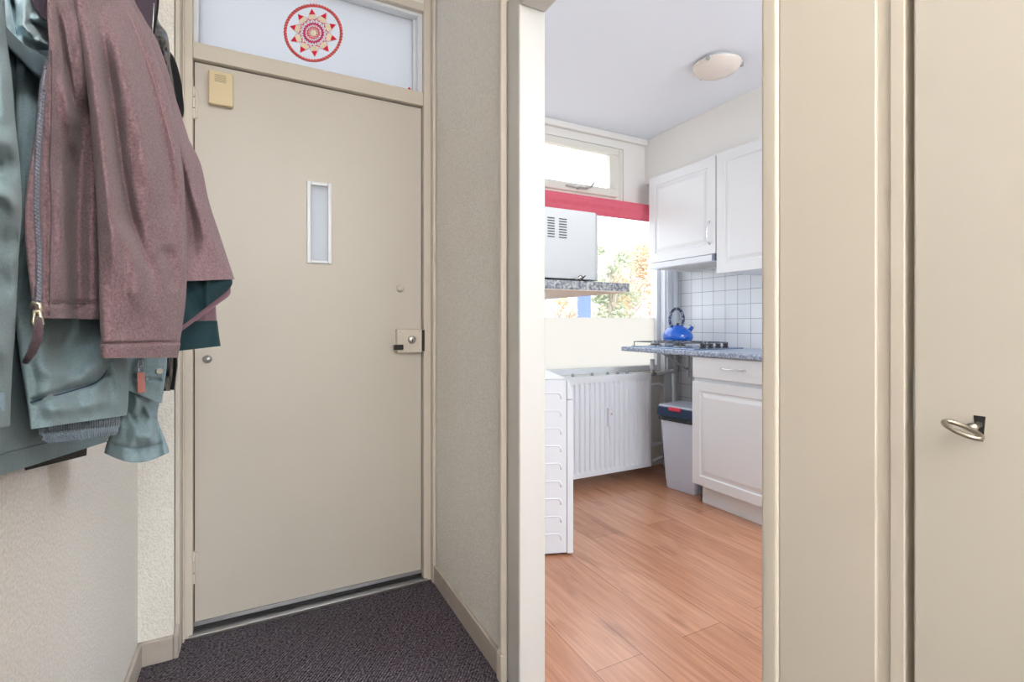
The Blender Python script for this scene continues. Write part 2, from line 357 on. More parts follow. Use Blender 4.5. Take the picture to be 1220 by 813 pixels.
# baseboards
bl = MB().box(XL, XL + .013, -2.4, 1.985, 0, .078).box(XL, -.243, 1.970, 1.985, 0, .078)
st('baseboard_left', bl, M_base, bevel=.004)
st('baseboard_left_return', MB().prism([(1.972, 0), (2.055, 0), (2.055, .10), (2.03, .118), (2.005, .105), (1.972, .078)], -.243, -.229, 'x'), M_base, bevel=.003)
st('baseboard_right', MB().box(.677, .6895, 1.404, 2.04, 0, .078), M_base, bevel=.003)

# ---------------------------------------------------------------- kitchen doorway frame
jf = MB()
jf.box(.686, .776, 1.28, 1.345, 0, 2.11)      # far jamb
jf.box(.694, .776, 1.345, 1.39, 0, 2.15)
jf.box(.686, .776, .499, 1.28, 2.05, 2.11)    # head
M_jamb = mat('frame_paint_cool_light', srgb(206, 203, 197), .35, bump=(45, .05, .002))  # same paint as the frame; cooler, darker tone imitates the light on this jamb
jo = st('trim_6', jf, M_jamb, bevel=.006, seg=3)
st('trim_12', B(.686, .776, .471, .4988, 0, 2.11), M_frame, bevel=.006, seg=3)
st('trim_7', MB().box(.672, .694, 1.372, 1.397, 0, 2.16).box(.672, .694, .46, 1.397, 2.135, 2.16), M_frame, bevel=.004)
st('trim_8', MB().box(.69, .776, .342, .4705, 0, 2.16), M_frame, bevel=.0015)
st('trim_9', MB().box(.6955, .776, .326, .343, 0, 2.16).box(.6905, .776, .311, .3265, 0, 2.16), M_frame, bevel=.0012)
st('trim_10', MB().box(.712, .776, .302, .312, 0, 2.16).box(.69, .776, -.62, .326, 2.11, 2.16), M_dark if False else M_frame)
st('trim_11', MB().box(.670, .693, 1.370, 1.403, 0, .088), M_frame, bevel=.003)
# closet door with key
d2 = struct_empty('door_2', 'plain cream closet door at the right edge with a key in its lock', 'door', (.70, -.1, 0))
d2l = B(.690, .728, -.52, .3015, .012, 2.10).build('door_leaf', M_door, d2, bevel=.002)
st('wall_right_closet', B(.776, .79, -.62, .34, 0, H), M_kwall)
MB().prism([(.2385, .985), (.2445, .985), (.2465, 1.012), (.2365, 1.012)], .6895, .692, 'x').build('keyhole', M_dark, d2l)
B(.692, .726, .3017, .303, .99, 1.06).build('latch_plate', M_steel, d2l)
ky = thing('key', 'old worn metal key with an oval bow in the closet door lock', 'key', (.69, .2415, .999))
# built around shank along -x
kb = MB().cyl((.692, .2415, 1.003), (.672, .2435, 1.000), .0032, .0036, 12)
kb.cyl((.678, .243, 1.0005), (.675, .243, 1.0005), .0050, n=12)
kb.build('shank', M_keym, ky, smooth=True)
cx_, cz_ = .6625, .999
ring = []
for i in range(40):
    t = 2 * PI * i / 40
    a, bb = .0165 * math.cos(t), .0105 * math.sin(t)
    # ring plane contains x axis; long axis runs along a tilted door-parallel direction
    ring.append(Vector((cx_ - bb * .95, .246 + a * .93, cz_ + a * .36 - bb * .15)))
MB().tube(ring, .0026, 10, closed=True).build('bow', M_keym, ky, smooth=True)

# ---------------------------------------------------------------- crocheted dream catcher in transom
M_crR = mat('red_yarn', srgb(232, 40, 70), .9, bump=(900, .6, .001))
M_crO = mat('coral_yarn', srgb(232, 120, 112), .9, bump=(900, .6, .001))
M_crP = mat('pale_pink_yarn', srgb(238, 196, 206), .9)
M_crY = mat('cream_yarn', srgb(255, 236, 206), .9)
M_crM = mat('magenta_yarn', srgb(206, 40, 100), .9)
mc = Vector((.2, 2.078, 2.252)); R_ = .110
mo = thing('crochet_mandala', 'round red and pink crocheted mandala hoop hanging before the transom glass', 'ornament', tuple(mc))
def circ(r, n=64, y=0, wob=0, k=0): return [mc + Vector((math.cos(2 * PI * i / n) * (r + wob * math.sin(k * 2 * PI * i / n)), y, math.sin(2 * PI * i / n) * (r + wob * math.sin(k * 2 * PI * i / n)))) for i in range(n)]
MB().tube(circ(R_ - .002, 96, 0, .0012, 3), .0048, 8, closed=True).build('hoop', M_crO, mo, smooth=True)
wr_ = []
for i in range(480):
    t = 2 * PI * i / 480; q = 60 * t
    wr_.append(mc + Vector((math.cos(t) * (R_ - .002 + .0058 * math.cos(q)), .0058 * math.sin(q), math.sin(t) * (R_ - .002 + .0058 * math.cos(q)))))
MB().tube(wr_, .0013, 5, closed=True).build('yarn_wrapping', M_crR, mo, smooth=True)
def pol(r, a): return mc + Vector((math.cos(a) * r, 0, math.sin(a) * r))
star = []
for i in range(10):
    a = PI / 2 + .06 + i * 2 * PI / 10
    star += [pol(.093, a), pol(.062, a + PI / 10)]
pts = []
for i in range(20):
    for q in range(6): pts.append(star[i].lerp(star[(i + 1) % 20], q / 6))
MB().tube(pts, .0016, 6, closed=True).build('star_outline', M_crP, mo)
for i in range(10):
    a = PI / 2 + .06 + i * 2 * PI / 10
    tip = MB(); p0 = pol(.094, a); pl = pol(.0725, a - .17); pr = pol(.073, a + .17); y = Vector((0, .0015, 0))
    tip.add([p0 - y, pl - y, pr - y, p0 + y, pl + y, pr + y], [(0, 1, 2), (3, 5, 4), (0, 3, 4, 1), (1, 4, 5, 2), (2, 5, 3, 0)])
    tip.build('petal_tip', M_crR, mo)
    inn = MB(); ql = pol(.0725, a - .17); qr = pol(.0725, a + .17); q0 = pol(.055, a - .26); q1 = pol(.055, a + .26)
    inn.add([ql - y, qr - y, q1 - y, q0 - y, ql + y, qr + y, q1 + y, q0 + y], [(0, 1, 2, 3), (7, 6, 5, 4), (0, 4, 5, 1), (1, 5, 6, 2), (2, 6, 7, 3), (3, 7, 4, 0)])
    inn.build('petal_base', M_crY, mo)
for nm, r, k, w, m in (('lace_ring', .054, 20, .004, M_crM), ('lace_ring', .047, 20, .0035, M_crP), ('lace_ring', .038, 24, .003, M_crM), ('lace_ring', .034, 24, .0035, M_crM), ('lace_ring', .028, 18, .002, M_crP), ('lace_ring', .022, 16, .003, M_crR), ('lace_ring', .015, 12, .002, M_crO)):
    MB().tube(circ(r, 160, 0, w, k), .0016, 6, closed=True).build(nm, m, mo)
MB().lathe([(.0001, -.002), (.010, -.0015), (.011, 0), (.010, .0015), (.0001, .002)], tuple(mc), axis='y', n=20).build('centre_disc', M_crY, mo)
MB().tube([mc + Vector((-.004, 0, R_)), mc + Vector((-.006, .01, .16)), mc + Vector((0, .02, .20)), mc + Vector((.006, .01, .16)), mc + Vector((.003, 0, R_))], .0009, 6).build('hanging_thread', M_crP, mo)
mo.rotation_euler = (0, 0, -math.radians(25))
oz = thing('corner_ornament', 'tiny red cone ornament in the lower right corner of the transom', 'ornament', (.588, 2.103, 2.118))
MB().lathe([(.010, 2.1185), (.011, 2.121), (.003, 2.134), (.0001, 2.137)], (.588, 2.103, 0), n=16).build('cone', M_crR, oz, smooth=True)
MB().lathe([(.0125, 2.118), (.0125, 2.1195)], (.588, 2.103, 0), n=16).build('foot', M_crO, oz)

# ---------------------------------------------------------------- kitchen: lower cabinet + counter + hob
def raised_door(mb, xf, y0, y1, z0, z1, st_=.055, th=.02):
    """cabinet door facing -x : frame, recessed field, raised panel (front plane x=xf)"""
    prof = [(0, 0), (st_, 0), (st_ + .006, .007), (st_ + .016, .007), (st_ + .036, .001), (st_ + .04, .0005)]
    rings = []
    for ins, dep in prof:
        rings.append([(xf + dep, y0 + ins, z0 + ins), (xf + dep, y1 - ins, z0 + ins), (xf + dep, y1 - ins, z1 - ins), (xf + dep, y0 + ins, z1 - ins)])
    vs = [p for r in rings for p in r]; fs = []
    for i in range(len(rings) - 1):
        for k in range(4): fs.append((i * 4 + k, i * 4 + (k + 1) % 4, (i + 1) * 4 + (k + 1) % 4, (i + 1) * 4 + k))
    n = len(rings) * 4; fs.append((n - 4, n - 3, n - 2, n - 1))
    vs += [(xf + th, y0, z0), (xf + th, y1, z0), (xf + th, y1, z1), (xf + th, y0, z1)]
    for k in range(4): fs.append((k, n + k, n + (k + 1) % 4, (k + 1) % 4))
    fs.append((n, n + 3, n + 2, n + 1))
    return mb.add(vs, fs)
def bow_handle(p0, p1, out, r=.004):
    p0 = Vector(p0); p1 = Vector(p1); o = Vector(out); pts = []; rs = []
    for i in range(15):
        t = i / 14; pts.append(p0.lerp(p1, t) + o * (math.sin(PI * t) ** .5)); rs.append(r * (1.7 - 1.0 * math.sin(PI * t) ** .5))
    return MB().tube(pts, rs, 8)
lc_ = thing('base_cabinet', 'white base cabinet with panelled door and one drawer right of the waste bin', 'cabinet', (2.42, 1.95, 0))
YB0, YB1 = 1.62, 2.222
MB().box(2.432, 2.985, YB0, YB1, .12, .915).build('carcass', M_white, lc_, bevel=.001)
MB().box(2.478, 2.50, YB0, YB1 - .01, .002, .12).box(2.478, 2.97, YB1 - .022, YB1 - .01, .002, .12).build('plinth', M_cab, lc_, bevel=.001)
dd = raised_door(MB(), 2.41, YB0 + .003, YB1 - .003, .130, .762).build('door', M_cab, lc_)
dw = MB().box(2.41, 2.431, YB0 + .003, YB1 - .003, .784, .913).build('drawer_front', M_cab, lc_, bevel=.005, seg=3)
bow_handle((2.411, 2.005, .853), (2.411, 1.84, .853), (-.024, 0, .0)).build('handle', M_chrome, dw, smooth=True)
ct = MB().box(2.385, 3.0, 1.6, 2.868, .917, .950)
cto = tag(ct.build('countertop', M_counter, bevel=.008, seg=3), 'speckled blue-grey countertop over the base cabinet, cantilevered to the window', 'countertop')
bk = thing('counter_bracket', 'white diagonal strut bracket holding up the free end of the countertop', 'bracket', (2.99, 2.80, .72))
MB().box(2.984, 3.0, 2.79, 2.812, .70, .9165).build('wall_leg', M_white, bk, bevel=.001)
MB().box(2.66, 2.99, 2.79, 2.812, .906, .9165).build('top_arm', M_white, bk, bevel=.001)
MB().cyl((2.70, 2.801, .905), (2.985, 2.801, .765), .008).build('strut', M_white, bk, smooth=True)
MB().cyl((2.975, 2.785, .768), (2.975, 2.817, .768), .010).build('bolt', M_steel, bk)

# hob
M_grate = mat('grey_enamel_wire', (.16, .17, .19), .25, .5)
hb = thing('gas_hob', 'four-burner steel gas hob set on the countertop, blue kettle on one burner', 'hob', (2.64, 2.5, .95))
tray = MB().box(2.425, 2.885, 2.22, 2.80, .950, .958).build('tray', mat('hob_steel', srgb(150, 165, 190), .25, .85), hb, bevel=.003)
bc = [(2.54, 2.68), (2.77, 2.68), (2.54, 2.44), (2.77, 2.44)]
for bx, by in bc:
    bo = MB().lathe([(.045, .958), (.048, .964), (.036, .966)], (bx, by, 0), n=24).build('burner', M_steel, hb, smooth=True)
    MB().lathe([(.030, .966), (.033, .968), (.031, .975), (.0001, .977)], (bx, by, 0), n=24).build('burner_cap', M_iron, bo, smooth=True)
for (gx, g0, g1) in ((2.54, 2.34, 2.78), (2.77, 2.34, 2.78)):
    g = MB()
    xa, xb = gx - .105, gx + .105
    g.tube([(xa, g0, .988), (xb, g0, .988), (xb, g1, .988), (xa, g1, .988)], .003, 8, closed=True)
    for (cx0, cy0) in ((gx, g1 - .10), (gx, g0 + .10)):
        for an in range(4):
            a = an * PI / 2 + PI / 4
            g.tube([(cx0 + .022 * math.cos(a), cy0 + .022 * math.sin(a), .990), (cx0 + .1 * math.cos(a), cy0 + .095 * math.sin(a), .990)], .0035, 6)
    for lx in (xa, xb):
        for ly in (g0, (g0 + g1) / 2, g1):
            g.tube([(lx, ly, .958), (lx, ly, .988)], .0035, 6)
    g.build('pan_support', M_grate, hb, smooth=True)
for i in range(4):
    kx = 2.545 + i * .07
    k = MB().lathe([(.019, .958), (.0185, .966), (.014, .972), (.013, .984), (.0001, .985)], (kx, 2.258, 0), n=20).box(kx - .003, kx + .003, 2.240, 2.276, .978, .988)
    k.build('knob', M_blackplastic, hb)
# kettle
kx, ky_, kz = 2.735, 2.655, .994
kt = thing('kettle', 'round blue enamel whistling kettle with a speckled loop handle on the hob', 'kettle', (kx, ky_, kz))
MB().lathe([(.0001, kz), (.094, kz), (.102, kz + .006), (.107, kz + .018), (.1075, kz + .03), (.104, kz + .046), (.095, kz + .064), (.082, kz + .080), (.064, kz + .094), (.044, kz + .103), (.0001, kz + .107)], (kx, ky_, 0), n=48).build('body', M_blue, kt, smooth=True)
MB().lathe([(.094, kz - .0005), (.100, kz + .004), (.101, kz + .010), (.098, kz + .012)], (kx, ky_, 0), n=48).build('base_rim', M_chrome, kt, smooth=True)
ld = MB().lathe([(.042, kz + .1025), (.040, kz + .108), (.02, kz + .112), (.0001, kz + .113)], (kx, ky_, 0), n=32).build('lid', M_blue, kt, smooth=True)
MB().lathe([(.006, kz + .110), (.010, kz + .118), (.009, kz + .126), (.0001, kz + .128)], (kx, ky_, 0), n=16).build('lid_knob', M_blackplastic, ld, smooth=True)
hu = Vector((.888, -.459, 0))   # handle plane direction
sp0 = Vector((kx, ky_, kz)) + hu * .085 + Vector((0, 0, .072)); sp1 = Vector((kx, ky_, kz)) + hu * .108 + Vector((0, 0, .098))
spt = MB().cyl(sp0, sp1, .017, .012, 18).build('spout', M_blue, kt, smooth=True)
MB().tube([sp1, sp1 + hu * .006 + Vector((0, 0, .008)), sp1 + hu * -.006 + Vector((0, 0, .016)), sp1 + hu * -.026 + Vector((0, 0, .016))], [.012, .011, .007, .004], 12).build('whistle', M_chrome, spt, smooth=True)
m_sp, N, L, b, tc, sp_ = node_mat('speckled_handle', .3)
vo = N.new('ShaderNodeTexVoronoi'); vo.inputs['Scale'].default_value = 95; L.new(tc.outputs['Object'], vo.inputs['Vector'])
r = N.new('ShaderNodeValToRGB'); r.color_ramp.interpolation = 'CONSTANT'; r.color_ramp.elements[0].color = (*srgb(200, 210, 225), 1); r.color_ramp.elements[1].position = .36; r.color_ramp.elements[1].color = (*srgb(24, 40, 84), 1)
L.new(vo.outputs['Distance'], r.inputs['Fac']); L.new(r.outputs['Color'], b.inputs['Base Color'])
hp = []
hc = Vector((kx, ky_, kz)) - hu * .008 + Vector((0, 0, .155))
for i in range(25):
    a = math.radians(-48 + 276 * i / 24); hp.append(hc + hu * (.050 * math.cos(a)) + Vector((0, 0, .078 * math.sin(a) if math.sin(a) > 0 else .075 * math.sin(a))))
MB().tube(hp, .0105, 12).build('handle', m_sp, kt, smooth=True)
for e in (hp[0], hp[-1]):
    MB().cyl(e + Vector((0, 0, .014)), e + Vector((0, 0, -.020)), .012, .012, 12).build('handle_socket', M_darkblue, kt, smooth=True)

# ---------------------------------------------------------------- upper cabinets
def upper(label, y0, y1, z0, z1, hood):
    u = thing('wall_cabinet', label, 'cabinet', (2.8, (y0 + y1) / 2, z0), group='white wall cabinets')
    MB().box(2.622, 2.985, y0 + .001, y1 - .001, z0, z1).build('carcass', M_white, u, bevel=.001)
    d = raised_door(MB(), 2.60, y0 + .002, y1 - .002, z0 - (.0 if hood else .004), z1, .06).build('door', M_cab, u)
    return u, d
ua, da = upper('white panelled wall cabinet with a slim cooker hood beneath, next to the window', 2.205, 2.806, 1.566, 2.190, True)
bow_handle((2.601, 2.253, 1.775), (2.601, 2.253, 1.63), (-.026, 0, 0)).build('handle', M_chrome, da, smooth=True)
ub, db = upper('taller white panelled wall cabinet cut off by the right door jamb', 1.60, 2.200, 1.440, 2.190, False)
ho = thing('cooker_hood', 'slim white pull-out cooker hood under the wall cabinet by the window', 'hood', (2.78, 2.5, 1.515))
MB().box(2.62, 2.985, 2.210, 2.80, 1.520, 1.5655).build('housing', M_white, ho, bevel=.002)
MB().box(2.585, 2.615, 2.222, 2.80, 1.518, 1.560).build('front_rail', M_white, ho, bevel=.004)
MB().box(2.585, 2.616, 2.207, 2.2215, 1.520, 1.560).build('end_cap', mat('grey_plastic', srgb(120, 130, 150), .4), ho, bevel=.002)
fg = MB()
for k in range(9): fg.box(2.65 + k * .034, 2.66 + k * .034, 2.25, 2.76, 1.517, 1.5205)
fg.build('grease_filter', M_steel, ho)

# ---------------------------------------------------------------- red roller blind
bl_ = thing('roller_blind', 'rolled-up red fabric blind across the top of the kitchen window', 'blind', (1.75, 2.9, 1.96))
cr = MB(); pr = []
for a in range(0, 361, 20): pr.append((2.905 + .030 * math.cos(math.radians(a)), 1.985 + .030 * math.sin(math.radians(a))))
MB().prism([(2.894, 1.903), (2.897, 1.903), (2.9, 2.024), (2.885, 2.027), (2.874, 2.02), (2.87, 2.0), (2.874, 1.975), (2.888, 1.95)], .80, 2.70, 'x').build('cloth', M_red, bl_)
MB().cyl((.80, 2.8955, 1.905), (2.70, 2.8955, 1.905), .006, n=12).build('bottom_bar', M_red, bl_, smooth=True)
MB().box(2.701, 2.712, 2.868, 2.93, 1.96, 2.032).build('end_bracket', M_steel, bl_, bevel=.002)

# ---------------------------------------------------------------- radiator
ra = thing('radiator', 'white ribbed panel radiator under the kitchen window with a heat meter', 'radiator', (2.18, 2.78, .08))
n = 29; xa, xb = 1.815, 2.550; prof = []
steps = 16
ribs = 17; pitch = (xb - xa - .02) / ribs
def wavey(x):
    t = ((x - xa - .01) / pitch) % 1.0
    if x < xa + .012 or x > xb - .012: return 0
    if t < .30: return 0
    if t < .42: return (t - .30) / .12
    if t < .88: return 1
    return (1 - t) / .12
def panel(yf, sgn):
    mb = MB(); zs = [.082, .108, .125, .70, .717, .748]; amp = [0, 0, 1, 1, 0, 0]
    xs = [xa + (xb - xa) * i / 340 for i in range(341)]
    vs = []
    for z, a in zip(zs, amp):
        for x in xs: vs.append((x, yf + sgn * .011 * a * (1 - wavey(x)) , z))
    nX = len(xs); fs = [(j * nX + i, j * nX + i + 1, (j + 1) * nX + i + 1, (j + 1) * nX + i) for j in range(len(zs) - 1) for i in range(nX - 1)]
    mb.add(vs, fs); return mb
fp = panel(2.73, 1); fpo = fp.build('front_panel', M_white, ra, fix=False)
sm = fpo.modifiers.new('Solid', 'SOLIDIFY'); sm.thickness = .003; sm.offset = 0
bp = panel(2.83, -1); bpo = bp.build('rear_panel', M_white, ra, fix=False); sm = bpo.modifiers.new('Solid', 'SOLIDIFY'); sm.thickness = .003; sm.offset = 0
MB().box(xa, xa + .003, 2.73, 2.835, .095, .745).build('side_cover', M_white, ra)
MB().box(xb - .003, xb, 2.73, 2.835, .095, .745).build('side_cover', M_white, ra)
gr = MB().box(xa, xb, 2.728, 2.742, .745, .758).box(xa, xb, 2.822, 2.835, .745, .758)
for k in range(48): gr.box(xa + .006 + k * .0152, xa + .011 + k * .0152, 2.742, 2.822, .752, .757)
gr.build('top_grille', M_white, ra)
hm = MB().box(2.146, 2.186, 2.702, 2.731, .412, .540).build('heat_meter', M_plastic, ra, bevel=.006, seg=3)
B(2.158, 2.172, 2.7, 2.703, .49, .505).build('display', M_base, hm)
for k in range(5):
    xk = (1.915, 2.075, 2.21, 2.30, 2.385)[k]
    o = MB().lathe([(.011, .7575), (.012, .764), (.008, .775), (.0001, .777)], (xk, 2.80, 0), n=12)
    o.build('vent_cap', mat('dull_metal', (.35, .37, .42), .4, .6) if k == 0 else MATS['dull_metal'], ra, smooth=True)
# valve + pipes
va = MB().cyl((2.60, 2.77, .775), (2.60, 2.77, .855), .019, .017, 20)
vv = va.build('thermostat_valve', M_plastic, ra, smooth=True)
MB().cyl((2.60, 2.77, .742), (2.60, 2.77, .776), .015, n=14).cyl((2.552, 2.77, .745), (2.63, 2.77, .745), .012, n=14).build('valve_body', M_steel, ra, smooth=True)
MB().cyl((2.57, 2.758, .10), (2.57, 2.782, .10), .022, n=18).cyl((2.545, 2.77, .10), (2.60, 2.77, .10), .012, n=12).build('return_valve', M_white, ra, smooth=True)
pi = thing('heating_pipes', 'white painted heating pipes in the corner between radiator and tiled wall', 'pipes', (2.8, 2.85, 0))
MB().tube([(2.63, 2.77, .745), (2.86, 2.84, .748), (2.935, 2.855, .748)], .013, 10).cyl((2.87, 2.843, .748), (2.89, 2.849, .748), .017).build('flow_pipe', M_white, pi, smooth=True)
MB().tube([(2.90, 2.855, .002), (2.90, 2.855, .748)], .016, 12).build('riser', M_white, pi, smooth=True)
MB().tube([(2.56, 2.88, .645), (2.76, 2.88, .65), (2.80, 2.88, .648), (2.825, 2.88, .63), (2.83, 2.88, .59), (2.83, 2.88, .002)], .011, 10).build('loop_pipe', M_white, pi, smooth=True)
MB().tube([(2.60, 2.77, .10), (2.72, 2.82, .10), (2.90, 2.87, .10)], .012, 10).build('return_pipe', M_white, pi, smooth=True)
MB().tube([(2.56, 2.87, .19), (2.9, 2.87, .19)], .018, 10).build('supply_pipe', M_white, pi, smooth=True)

# ---------------------------------------------------------------- waste bin
bn = thing('waste_bin', 'pale grey plastic waste bin with navy lid and black liner beside the base cabinet', 'bin', (2.604, 2.421, .002), math.radians(9))
def rrect(hx, hy, r, n=6):
    o = []
    for cx_, cy_, a0 in ((hx - r, hy - r, 0), (-hx + r, hy - r, 90), (-hx + r, -hy + r, 180), (hx - r, -hy + r, 270)):
        for i in range(n + 1):
            a = math.radians(a0 + 90 * i / n); o.append((cx_ + r * math.cos(a), cy_ + r * math.sin(a)))
    return o
def loftr(levels):
    mb = MB(); vs = []; m = 28
    for hx, hy, r, z in levels: vs += [(x, y, z) for x, y in rrect(hx, hy, r)]
    fs = [tuple(range(m))[::-1]]
    for i in range(len(levels) - 1):
        for k in range(m): fs.append((i * m + k, i * m + (k + 1) % m, (i + 1) * m + (k + 1) % m, (i + 1) * m + k))
    fs.append(tuple(range((len(levels) - 1) * m, len(levels) * m)))
    return mb.add(vs, fs)
loftr([(.100, .112, .02, 0), (.104, .117, .022, .01), (.107, .120, .022, .055), (.109, .122, .022, .056), (.130, .145, .022, .47), (.134, .150, .022, .475), (.134, .15, .022, .485)]).build('body', M_bin, bn, local=True, bevel=.002)
loftr([(.137, .153, .022, .462), (.142, .158, .024, .470), (.137, .153, .022, .50)]).build('liner', M_bag, bn, local=True)
lid = loftr([(.146, .163, .024, .492), (.150, .167, .026, .500), (.148, .165, .026, .548), (.143, .160, .026, .556)]).build('lid_rim', M_darkblue, bn, local=True, bevel=.002)
loftr([(.142, .159, .026, .5555), (.138, .155, .026, .564), (.12, .14, .026, .568)]).build('lid', M_bin, lid, local=True, bevel=.002)
MB().box(-.160, -.140, -.035, .055, .535, .560).build('lid_catch', M_redplastic, lid, local=True, bevel=.006)

# ---------------------------------------------------------------- washing machine (rotated)
wm = thing('washing_machine', 'white washing machine standing askew with its embossed side panel toward the doorway', 'washing machine', (1.356, 1.98, .002), math.radians(-19.4))
# local: x right along visible side (front of the machine at x=0), y away
W = M_white
MB().box(-.56, -.033, 0, .55, .012, .845).build('casing', W, wm, local=True, bevel=.004)
MB().prism([(-.031, 0), (0, 0), (0, .735), (-.004, .76), (-.022, .835), (-.031, .843)], 0, .55, 'x').build('tmp', W, None) if False else None
fp_ = MB()
poly = [(-.031, .0), (.0, .0), (.0, .738), (-.031, .738)]
n_ = len(poly)
fp_.add([(x, 0, z + .008) for x, z in poly] + [(x, .55, z + .008) for x, z in poly], [(0, 1, 2, 3), (7, 6, 5, 4), (0, 4, 5, 1), (1, 5, 6, 2), (2, 6, 7, 3), (3, 7, 4, 0)])
fpo_ = fp_.build('front_panel', W, wm, local=True, bevel=.003)
poly = [(-.031, .750), (.0, .750), (.0, .758), (-.004, .79), (-.022, .838), (-.031, .843)]
cp = MB(); k_ = len(poly)
cp.add([(x, 0, z) for x, z in poly] + [(x, .55, z) for x, z in poly], [tuple(range(k_)), tuple(range(k_, 2 * k_))[::-1]] + [(i, k_ + i, k_ + (i + 1) % k_, (i + 1) % k_) for i in range(k_)])
cpo = cp.build('control_panel', W, wm, local=True, bevel=.002)
MB().box(-.57, -.02, -.004, .554, .8455, .862).build('top_cover', W, wm, local=True, bevel=.004) if False else MB().box(-.56, -.033, 0, .55, .8452, .850).build('top_cover', W, wm, local=True, bevel=.002)
for i in range(9):
    zc = .815 - .052 - i * .0845
    for x1e in (-.060,):
        pts = [(-.50, .001, zc + .013), (x1e - .013, .001, zc + .013)] + [(x1e - .013 + .013 * math.sin(a), .001, zc + .013 * math.cos(a)) for a in [PI * q / 8 for q in range(1, 8)]] + [(x1e - .013, .001, zc - .013), (x1e - .02, .001, zc - .013)]
        pts = [(-.50, .001, zc + .018), (x1e - .016, .001, zc + .018), (x1e - .006, .001, zc + .014), (x1e, .001, zc + .004), (x1e, .001, zc - .012)]
    MB().tube(pts, .0042, 8).build('pressed_rib', W, wm, local=True, smooth=True)
do = MB().lathe([(.0001, .004), (.13, .006), (.155, .018), (.160, .03), (.165, 0)], (0, .275, .42), axis='x', n=40).build('door', M_chrome, wm, local=True, smooth=True)
MB().lathe([(.0001, .02), (.08, .03), (.125, .034), (.128, .026)], (0, .275, .42), axis='x', n=40).build('porthole', M_dark, do, local=True, smooth=True)
MB().lathe([(.022, -.01), (.020, .014), (.0001, .016)], (.0, .40, .80), axis='x', n=20).build('programme_knob', M_chrome, cpo, local=True)
for fx in (-.52, -.05):
    for fy in (.04, .51): MB().cyl((fx, fy, -.001), (fx, fy, .014), .02, n=12).build('foot', M_blackplastic, wm, local=True)

# ---------------------------------------------------------------- shelf + microwave + tool
sh = thing('wall_shelf', 'thick speckled grey laminate shelf under the microwave, left in the kitchen', 'shelf', (1.07, 1.94, 1.24))
MB().box(.79, 1.359, 1.58, 2.32, 1.2445, 1.279).build('board', M_granite, sh, bevel=.0015)
MB().box(.79, 1.3585, 1.5805, 2.3195, 1.2425, 1.2445).build('underside', M_under, sh)
MB().box(.79, 1.02, 1.68, 2.10, 1.222, 1.2425).build('bracket', M_white, sh, bevel=.002)
M_mw = mat('grey_white_enamel', srgb(188, 190, 191), .35)
mw = thing('microwave', 'boxy white microwave with two columns of dark vent slots standing on the shelf', 'microwave', (1.1, 1.62, 1.279))
MB().box(.80, 1.219, 1.622, 1.98, 1.290, 1.562).build('casing', M_mw, mw, bevel=.002)
MB().prism([(1.6195, .0)] * 0 or [(1.2195, 1.622), (1.243, 1.640), (1.246, 1.652), (1.246, 1.965), (1.243, 1.98), (1.2195, 1.98)], 1.289, 1.560, 'z').build('door_frame', M_mw, mw, bevel=.003)
vs_ = MB()
for c0, c1_ in ((.992, 1.024), (1.044, 1.080)):
    for k in range(8):
        z = 1.447 + k * .0103; vs_.box(c0, c1_, 1.6208, 1.6232, z, z + .0042)
vs_.build('vent_slots', mat('vent_shadow', srgb(70, 74, 78), .8), mw)
for fx in (.84, 1.19):
    for fy in (1.65, 1.95): MB().cyl((fx, fy, 1.2788), (fx, fy, 1.2905), .012, n=12).build('foot', M_blackplastic, mw)
cl = thing('bottle_opener', 'small chrome bottle opener lying on the shelf edge before the microwave', 'tool', (1.125, 1.60, 1.279))
MB().tube([(1.108, 1.596, 1.284), (1.122, 1.592, 1.296), (1.135, 1.596, 1.287)], [.004, .005, .004], 8).build('lever', M_chrome, cl, smooth=True)
MB().tube([(1.13 + .010 * math.cos(a), 1.6, 1.292 + .010 * math.sin(a)) for a in [2 * PI * i / 16 for i in range(16)]], .0022, 6, closed=True).build('ring', M_blackplastic, cl, smooth=True)
MB().tube([(1.135, 1.597, 1.290), (1.150, 1.594, 1.303)], [.004, .002], 8).build('tip', M_blackplastic, cl, smooth=True)

# ---------------------------------------------------------------- kitchen ceiling lamp
la = thing('ceiling_lamp', 'shallow frosted glass dome lamp held by steel clips on the kitchen ceiling', 'lamp', (2.235, 1.888, H))
M_opal = mat('opal_glass', srgb(236, 226, 216), .25, coat=.3)
MB().lathe([(.105, H), (.105, H - .012), (.09, H - .014)], (2.235, 1.888, 0), n=40).build('ceiling_plate', M_white, la, smooth=False)
MB().lathe([(.124, H - .012), (.128, H - .018), (.124, H - .026), (.105, H - .046), (.07, H - .062), (.03, H - .070), (.0001, H - .071)], (2.235, 1.888, 0), n=48).build('dome', M_opal, la, smooth=True)
for a in (200, 320, 80):
    a = math.radians(a); dx_, dy_ = math.cos(a), math.sin(a)
    MB().box(-.008, .008, -.008, .008, 0, .024).build('clip', M_steel, la, local=True, bevel=.003).location = (dx_ * .126, dy_ * .126, -.034)

# added fill lamp behind the camera, brightens the hallway
hl = thing('added_hall_lamp', 'added round opal fill lamp in the hallway, unseen behind the viewer', 'lamp', (.48, -1.2, H))
m_em = bpy.data.materials.new('lit_opal'); m_em.use_nodes = True
m_em.node_tree.nodes['Principled BSDF'].inputs['Emission Color'].default_value = (1, .93, .84, 1); m_em.node_tree.nodes['Principled BSDF'].inputs['Emission Strength'].default_value = 1.5
MB().lathe([(.15, H), (.16, H - .03), (.13, H - .07), (.06, H - .09), (.0001, H - .093)], (.48, -1.2, 0), n=40).build('shade', m_em, hl, smooth=True)

